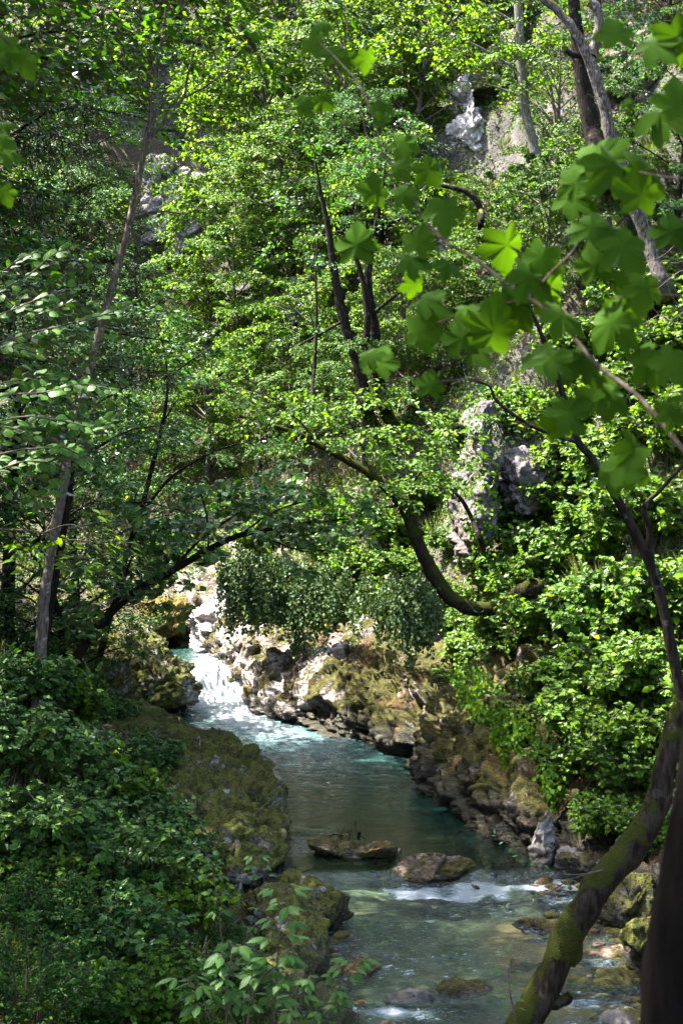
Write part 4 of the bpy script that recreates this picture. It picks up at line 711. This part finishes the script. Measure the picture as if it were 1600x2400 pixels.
# plants sitting on rock: leaves scattered over mesh faces
def on_mesh(o, n, seed, cond, outw=.05, hang=1.0, size=.08, shape=QD, mat=None):
    r = np.random.default_rng(seed); me = o.data; nv_ = len(me.vertices); co = np.zeros(nv_ * 3); me.vertices.foreach_get('co', co); co = co.reshape(-1, 3)
    fn = np.zeros(len(me.polygons) * 3); me.polygons.foreach_get('normal', fn); fn = fn.reshape(-1, 3); fc = np.zeros(len(me.polygons) * 3); me.polygons.foreach_get('center', fc); fc = fc.reshape(-1, 3)
    ar = np.zeros(len(me.polygons)); me.polygons.foreach_get('area', ar)
    k = np.where(cond(fc + np.array(o.location) * 0, fn))[0]; p = ar[k] / ar[k].sum(); k = r.choice(k, n, p=p); f = fn[k]
    P = fc[k] + f * (r.random(n) * outw)[:, None] + jit(n, .04, r); D = jit(n, .45, r) + np.array([0, 0, -hang]) + f * .35; N = f + jit(n, .35, r) + np.array([0, 0, .3]); return P, D, N
byl = {o.get('label'): o for o in COL.objects if o.get('label')}
def ivy(label_rock, n, seed, lb, tops, size=.085, mat=None):
    """tops: list of (px, py, Y, hanging length, strands, spread) runs"""
    r = np.random.default_rng(seed + 1); LL = Leaves(); T = Tubes()
    if label_rock:
        o = byl[label_rock]; loc = np.array(o.location); P, D, N = on_mesh(o, n, seed, lambda c, f: (f[:, 1] < .35) & (fbm(c * 1.1, 2, seed) > -.1), .12); LL.add((P, D, N))
    else: loc = at(*tops[0][0][:3])
    t = empty('ivy', loc, 0, lb, 'ivy')
    for (p0, p1, ns, lo, hi) in tops:
        A, B = at(*p0), at(*p1); off = r.uniform(-.5, .5, 64)
        for i in range(ns):
            u = r.random(); s0 = A * (1 - u) + B * u - loc + r.normal(0, .12, 3) + [0, 0, .35 * math.sin(u * 23 + seed) + .2 * math.sin(u * 51)]; ln = r.uniform(lo, hi) * (.75 + .35 * math.sin(u * 17 + seed)); m_ = int(ln * 46) + 6; v = r.random(m_); dx, dy = r.normal(0, .12), r.normal(.15, .12) * ln * .3
            T.add([s0, s0 + [dx * .3, dy * .4, -ln * .5], s0 + [dx, dy, -ln]], [.007, .004], 3, 5)
            q = s0 + np.array([dx, dy, -ln]) * v[:, None] + jit(m_, .07, r); LL.add((q, jit(m_, .45, r) + np.array([0, -.2, -.8]), jit(m_, .4, r) + np.array([-.1, -1, .45])))
    if T.V: tag(link('stems', T.mesh('stems'), t, [B_DARK]), kind='stuff')
    link('leaves', LL.mesh('leaves', size, LW, mat or M_IVY, r), t)
ivy('ivy-hung rock wall over the pool right of the waterfall', 3500, 401, 'wide curtain of ivy hanging down the rock wall over the pool', [((525, 1330, 46.5), (640, 1320, 45.0), 110, .9, 2.3), ((620, 1330, 45), (760, 1360, 43.6), 120, .9, 2.4), ((740, 1360, 43.8), (930, 1400, 39.6), 90, .4, 1.5)])
ivy('dark overhanging rock under the curved trunk, draped in ivy', 1500, 402, 'narrow fall of ivy over the dark overhang under the curved trunk', [((925, 1370, 38.0), (1010, 1380, 37.2), 60, .9, 2.2)])
ivy('shadowy overgrown crag in the top right corner', 12000, 403, 'creepers scattered over the shadowy crag, top right', [], .13, M_DEEP)
ivy('grey weathered cliff face high behind the slender left tree', 1600, 404, 'thin greenery clinging to the grey cliff face', [], .16, M_GREEN)
ivy('shaded rock band behind the slim grey trunk', 3500, 405, 'creepers on the rock band behind the slim grey trunk', [], .13, M_GREEN)
ivy('violet-grey rock pillar behind the curved mossy trunk', 1500, 406, 'leafy tufts rooted in the cracks of the violet-grey pillar', [], .11, M_FERN)
ivy(None, 0, 407, 'trailing greenery hanging over the rocks below the right slope', [((1090, 1590, 35), (1200, 1720, 31.5), 60, .3, 1.0), ((1200, 1720, 31.5), (1300, 1850, 29.5), 50, .3, .9)], .09, M_FERN)
# ------------------------------------------------------------------ near leaves, each its own part
def orient(D, N):
    from mathutils import Matrix
    D = Vector(D).normalized(); X = D.cross(Vector(N)).normalized(); Z = X.cross(D); return Matrix((X, D, Z)).transposed()
def polyleaf(name, half, cyy, bend, mat, seed):
    r = np.random.default_rng(seed); R_ = [(x, y) for x, y in half]; pts = R_ + [(-x, y) for x, y in reversed(R_[1:-1])]
    pts = np.array(pts) + r.normal(0, .012, (len(pts), 2)); z = -bend * ((pts[:, 0]) ** 2 * 1.6 + (pts[:, 1] - cyy) ** 2 * .8) + r.normal(0, .015, len(pts))
    V = np.vstack([np.column_stack([pts, z]), [[0, cyy, .0]], [[0, .65, .0 - bend * .05]]]); n = len(pts); c = n
    Q = np.array([[i, (i + 1) % n, c] for i in range(n)]); me = npmesh(name, V, Q, True); me.materials.append(mat); return me
MH = [(0, 0), (.09, -.09), (.24, -.15), (.40, -.13), (.38, -.03), (.42, .05), (.33, .12), (.46, .17), (.54, .26), (.60, .40), (.51, .43), (.49, .54), (.40, .51), (.28, .50), (.31, .60), (.28, .72), (.20, .75), (.14, .86), (0, 1.0)]
ML = [polyleaf('leaf', MH, .25, .38 + .15 * k, M_MAPLE, 500 + k) for k in range(4)]
HH = [(0, 0), (.20, .06), (.34, .24), (.40, .45), (.34, .66), (.20, .84), (.08, .93), (0, 1.0)]
M_HAZEL = leaf_mat('hazel_leaf', (.035, .105, .014), (.060, .155, .018), (.105, .210, .026), .50, .36, .8, .3, True)
HL = [polyleaf('leaf', HH, .45, .25 + .2 * k, M_HAZEL, 510 + k) for k in range(3)]
SH = [(0, 0), (.12, .10), (.22, .28), (.25, .46), (.20, .66), (.10, .86), (0, 1.0)]
M_SAP = leaf_mat('sapling_leaf', (.022, .075, .014), (.042, .112, .020), (.075, .150, .030), .42, .34, .9, .4, True)
SL = [polyleaf('leaf', SH, .45, .35 + .2 * k, M_SAP, 520 + k) for k in range(3)]
def put(me, parent, a, P, D, N, s):
    o = link('leaf', me, parent); R_ = orient(D, N).to_4x4(); o.matrix_local = __import__('mathutils').Matrix.Translation(Vector(P) - Vector(a)) @ R_ @ __import__('mathutils').Matrix.Diagonal((s, s, s, 1)); return o
r = np.random.default_rng(9)
# maple branch over the right half
def maple_y(px): return float(np.interp(px, [700, 1100, 1600], [3.9, 3.5, 3.1]))
a = at(1620, 1075, 3.1); t = empty('maple_branch', a, 0, 'blurred maple branch with large dark green leaves hanging in from the right edge', 'branch')
T = Tubes()
for pts, rp in (([(1660, 1130), (1600, 1055), (1500, 935), (1405, 860), (1350, 800), (1290, 735), (1180, 660), (1110, 605), (1040, 565), (985, 500), (950, 430), (900, 360), (875, 280), (845, 205), (800, 150), (745, 95)], [6.5, 5.5, 4.5, 3.5, 2.5, 1.5]),
                ([(905, 365), (870, 350), (855, 300), (830, 210)], [2.5, 1.5]), ([(1240, 700), (1290, 640), (1340, 590), (1365, 540)], [3.5, 2]), ([(990, 770), (1060, 745), (1150, 720), (1230, 700)], [2, 3]), ([(1130, 890), (1090, 890), (1010, 895)], [2, 1.5]), ([(1640, 420), (1560, 415), (1480, 400)], [3, 2]), ([(1640, 80), (1560, 60), (1500, 80)], [3, 2]), ([(1640, 700), (1540, 690), (1420, 700)], [2, 2])):
    px_path(T, [(x, y, maple_y(x)) for x, y in pts], rp, 3.4, 7, .15)
o = link('stem', T.mesh('stem'), t, [B_TWIG]); o.location = tuple(-a)
MLV = [(735, 100, 75, 200), (775, 120, 80, 120), (750, 60, 65, 80), (810, 150, 70, 10), (860, 145, 75, 350), (720, 240, 75, 220), (762, 238, 70, 310), (905, 245, 75, 300), (895, 275, 60, 250), (940, 345, 95, 20), (1010, 405, 95, 330), (935, 390, 75, 200), (880, 440, 100, 180), (1040, 500, 120, 350), (955, 450, 90, 220),
       (835, 560, 125, 170), (985, 560, 100, 200), (975, 610, 110, 250), (1060, 620, 100, 300), (1000, 690, 120, 200), (970, 660, 90, 170), (1030, 735, 90, 240), (1110, 715, 120, 240), (1190, 590, 130, 350), (1260, 620, 120, 20), (1255, 655, 140, 300), (1160, 760, 150, 200), (1080, 780, 120, 190), (985, 765, 140, 180), (1130, 810, 110, 230), (1210, 720, 140, 330), (1290, 690, 150, 350),
       (890, 840, 110, 190), (1010, 895, 90, 180), (870, 830, 80, 250), (1300, 830, 120, 210), (1260, 830, 110, 180), (1330, 745, 130, 300), (1420, 770, 150, 20), (1380, 850, 130, 330), (1410, 925, 130, 200), (1340, 960, 125, 220), (1320, 985, 110, 180), (1440, 930, 100, 320), (1465, 1080, 130, 230), (1490, 1060, 120, 320), (1440, 1110, 100, 200), (1500, 1110, 90, 300),
       (1440, 70, 110, 190), (1545, 90, 140, 200), (1590, 100, 130, 330), (1565, 265, 150, 250), (1590, 230, 130, 200), (1410, 365, 160, 190), (1450, 400, 170, 330), (1520, 410, 150, 300), (1500, 440, 130, 180), (1345, 450, 130, 200), (1340, 420, 100, 160), (1390, 520, 130, 210), (1430, 540, 150, 250), (1470, 590, 140, 330), (1390, 610, 110, 190), (1575, 530, 110, 200), (1590, 545, 100, 290), (1480, 690, 140, 180), (1510, 690, 110, 350), (1530, 850, 120, 220), (1580, 860, 120, 320), (1560, 960, 90, 200), (1585, 970, 90, 300), (1470, 240, 40, 200)]
for k, (px, py, w_, rot) in enumerate(MLV):
    y = maple_y(px) + r.uniform(-.12, .12); P = at(px, py, y); s_ = w_ * (.76 if px < 1120 else .84) * y / F; ang = math.radians(rot + r.uniform(-20, 20)) + math.pi
    D = np.array([math.sin(ang), r.uniform(-.35, .35), math.cos(ang) * .75 - .2]); N = np.array([r.normal(0, .25), -1.0, .75 + r.normal(0, .35)]); Dn = unit(D)
    put(ML[k % 4], t, a, P - Dn * s_ * .4, D, N, s_)
a = at(-40, 60, 3.2); t = empty('maple_branch', a, 0, 'few dark blurred leaves close by in the top left corner and left edge', 'branch'); T = Tubes(); px_path(T, [(-60, 20), (-10, 70), (30, 110)], [4, 2], 3.2, 6); o = link('stem', T.mesh('stem'), t, [B_TWIG]); o.location = tuple(-a)
for k, (px, py, w_, rot) in enumerate([(15, 90, 75, 200), (45, 125, 70, 150), (10, 120, 60, 220), (5, 290, 40, 90), (5, 360, 55, 100), (8, 440, 50, 160), (0, 320, 50, 120)]):
    P = at(px, py, 3.2); s_ = w_ * 3.2 / F; ang = math.radians(rot) ; D = np.array([math.sin(ang), .1, math.cos(ang)]); put(ML[k % 4], t, a, P, D, (0, -1, .7), s_)
# hazel bough on the left: leaves along several twigs
Yb = 12.0
a = at(-150, 700, Yb); t = empty('hazel_bough', a, 0, 'hazel boughs with toothed shiny leaves reaching in from the left edge', 'branch'); T = Tubes(); cnt = 0
bl = [([(-150, 760), (-20, 690), (60, 650), (120, 600), (170, 575)], 20), ([(-150, 720), (0, 640), (50, 605), (90, 590)], 15), ([(-150, 800), (20, 730), (120, 690), (200, 665)], 22), ([(-150, 860), (40, 790), (160, 760), (250, 735), (305, 712)], 32), ([(-150, 700), (-20, 680), (40, 720), (110, 730), (180, 700)], 18),
      ([(-150, 990), (0, 930), (100, 920), (190, 900), (275, 915)], 30), ([(-150, 1040), (30, 980), (140, 985), (220, 1000), (280, 970)], 28), ([(-150, 1110), (20, 1060), (110, 1050), (160, 1050), (215, 1090)], 22), ([(-150, 960), (0, 900), (60, 890), (150, 880)], 20), ([(-150, 1160), (0, 1100), (70, 1080), (130, 1090)], 16), ([(-150, 850), (-20, 820), (40, 815), (100, 830)], 16), ([(-150, 1010), (0, 1000), (50, 1010), (90, 1020)], 12)]
for pts, n in bl:
    yy = Yb + r.uniform(-.5, .5); px_path(T, pts, [2.6, 1.6, .8], yy, 5, .1); ln = spline([at(x, y, yy) for x, y in pts], 80); tg = unit(np.gradient(ln, axis=0))
    for j in range(n):
        i = int(14 + 65 * (j + .5) / n); sg = 1 if j % 2 else -1; sd = unit(np.cross(tg[i], [0, -.5, 1.0])); D = tg[i] * .8 + sd * sg * .75 + r.normal(0, .25, 3) + [0, 0, -.2]; N = np.array([0, -.55, 1.0]) + r.normal(0, .35, 3)
        if cnt < 290: put(HL[cnt % 3], t, a, ln[i] + sd * sg * .02, D, N, r.uniform(.07, .12) if j < n - 3 else .08); cnt += 1
o = link('stem', T.mesh('stem'), t, [B_TWIG]); o.location = tuple(-a)
L = Leaves()
for (px, py, rad, n) in [(40, 680, 130, 26), (30, 780, 100, 14), (60, 930, 120, 22), (60, 1040, 110, 16), (20, 1150, 70, 6)]:
    for _ in range(n):
        c = at(px + r.normal(0, rad * .5), py + r.normal(0, rad * .45), Yb + 1.2 + r.uniform(-.5, .9)); L.add(spray(c, (1, r.normal(0, .5), r.normal(.1, .2)), .45, .18, 12, r, .3))
o = link('inner_foliage', L.mesh('inner_foliage', .095, LW, M_HAZEL, r), t); o.location = tuple(-a)
# drooping ash twig below it
a = at(-60, 1235, 12); t = empty('ash_twig', a, 0, 'drooping twig with narrow leaflets across the foot of the slender tree', 'branch'); T = Tubes(); px_path(T, [(-60, 1240), (80, 1245), (140, 1265), (200, 1270), (270, 1320)], [3, 2, 1], 12, 5); px_path(T, [(100, 1250), (160, 1230), (200, 1250), (210, 1330)], [2, 1], 12, 5)
o = link('stem', T.mesh('stem'), t, [B_TWIG]); o.location = tuple(-a); L = Leaves(); px_sprays(L, [(150, 1250, 60, 7), (210, 1310, 50, 6), (60, 1250, 60, 5)], 12, r, 14, .35, .2); o = link('foliage', L.mesh('foliage', .08, LN, M_GREEN, r), t); o.location = tuple(-a)
# near saplings at the bottom
def sapling(lb, stems, Yb, size, seed, name='sapling'):
    r = np.random.default_rng(seed); p0 = stems[0][0][0]; a = at(p0[0], p0[1], Yb); t = empty(name, a, 0, lb, 'sapling'); T = Tubes()
    for pts, nodes in stems:
        px_path(T, pts, [3.2 if Yb < 9 else 1.6, 1], Yb, 6, .1); ln = spline([at(x, y, Yb) for x, y in pts], 60); tg = unit(np.gradient(ln, axis=0))
        for j in range(nodes):
            i = int(22 + 37 * (j + .6) / nodes); aa = r.uniform(0, 3.14)
            for sg in (0, math.pi):
                o_ = np.array([math.cos(aa + sg), math.sin(aa + sg) * .6, .35]); pe = ln[i] + o_ * size * .9; T.add([ln[i], ln[i] + o_ * size * .5 + [0, 0, .01], pe], [.002, .0015], 4, 5)
                for q, da in ((0, 0), (1, .9), (1, -.9)) if size > .06 else ((0, 0),):
                    dd = np.array([math.cos(aa + sg + da), math.sin(aa + sg + da) * .8, -.35 + r.normal(0, .2)]); put(SL[r.integers(3)], t, a, pe - o_ * size * .25 * q, dd, np.array([0, -.35, 1.0]) + r.normal(0, .3, 3), size * r.uniform(.8, 1.2))
    o = link('stem', T.mesh('stem'), t, [B_TWIG]); o.location = tuple(-a)
sapling('large-leaved sapling with thin green stem at the bottom centre', [([(520, 2620), (530, 2400), (535, 2290), (550, 2210)], 6), ([(600, 2620), (640, 2400), (652, 2220), (668, 2070)], 7), ([(560, 2620), (580, 2400), (610, 2300), (690, 2230)], 5), ([(560, 2620), (500, 2400), (470, 2330), (430, 2290)], 4)], 7.2, .085, 601)
sapling('sapling with drooping leaves hanging over the near water', [([(780, 2620), (790, 2400), (800, 2300), (840, 2250)], 5), ([(730, 2620), (740, 2460), (760, 2380), (800, 2330)], 5), ([(700, 2620), (670, 2420), (700, 2330), (730, 2290)], 4)], 7.8, .07, 602)
sapling('spindly seedling with round leaves at the bottom right of centre', [([(1200, 2620), (1205, 2400), (1195, 2330), (1190, 2270)], 7)], 8.0, .045, 603)
sapling('young leafy shoot rising before the mossy slab', [([(560, 2560), (600, 2230), (620, 2080), (600, 2000)], 6), ([(560, 2560), (520, 2200), (500, 2050), (480, 1990)], 6)], 12, .075, 604)
sapling('leafy shoot reaching left over the water from the mossy leaning trunk', [([(1450, 2030), (1330, 2050), (1230, 2010), (1150, 1940)], 9), ([(1450, 2030), (1340, 2060), (1270, 2100), (1190, 2120)], 6)], 12.9, .055, 605, 'leafy_shoot')
# drifted wood
T = Tubes(); px_path(T, [(660, 1932), (700, 1943), (740, 1950), (775, 1950), (800, 1962)], [5, 7, 7, 6, 3], 31.6, 8, .3); tag(link('driftwood', T.mesh('driftwood'), None, [bark_mat('bleached_wood', (.20, .17, .14), (.36, .32, .27), .0)]), 'bleached bare branch lying from the left bank to the midstream rock', 'driftwood')
T = Tubes(); r = np.random.default_rng(12)
for k in range(46):
    c = at(800 + r.normal(0, 22), 1975 + r.normal(0, 10), 30.6 + r.normal(0, .2)); d = r.normal(0, 1, 3) * [1, .6, .45]; d = d / np.linalg.norm(d) * r.uniform(.15, .4); T.add([c - d, c + r.normal(0, .03, 3), c + d], [.012, .005], 4, 5)
T.add([at(838, 1975, 30.4), at(842, 1950, 30.4)], [.05, .03], 6, 4)
tag(link('twig_tangle', T.mesh('twig_tangle'), None, [B_DARK]), 'tangle of dark twigs caught on the midstream rock', 'driftwood')
T = Tubes()
for k in range(9):
    p0 = np.array([1600 + r.uniform(0, 60), 560 + 50 * k]); pts = [tuple(p0)]
    for j in range(4): p0 = p0 + np.array([-r.uniform(20, 55), r.uniform(-30, 45)]); pts.append(tuple(p0))
    px_path(T, pts, [1.6, .6], 18 + r.uniform(-1, 1), 4, 0); q = pts[2]; px_path(T, [q, (q[0] - 30, q[1] - 40), (q[0] - 40, q[1] - 80)], [1, .5], 18, 4, 0)
tag(link('bare_twigs', T.mesh('bare_twigs'), None, [B_TWIG]), 'fan of thin bare twigs at the right edge behind the maple leaves', 'branch')
# moss hanging on the leaning trunk, yellow flowers
T = Tubes(); r = np.random.default_rng(4)
T = Tubes(); c = hit(1280, 1815)
for k in range(5): q = c + r.normal(0, .12, 3) * [1, .3, 1] + [0, -.35, .25]; T.add([q - [0, 0, .3], q], [.004, .003], 4, 4); T.add([q, q + [.0, 0, .045]], [.012, .04], 7, 4)
M_FLOWER = NT('yellow_petal'); p = M_FLOWER.n('BsdfPrincipled', Roughness=.6); p.inputs['Base Color'].default_value = (.75, .42, .02, 1); M_FLOWER.l(p.outputs[0], M_FLOWER.out.inputs[0])
tag(link('yellow_flowers', T.mesh('yellow_flowers'), None, [M_FLOWER.m]), 'few tiny yellow flowers over the dark recess in the right bank', 'flower')
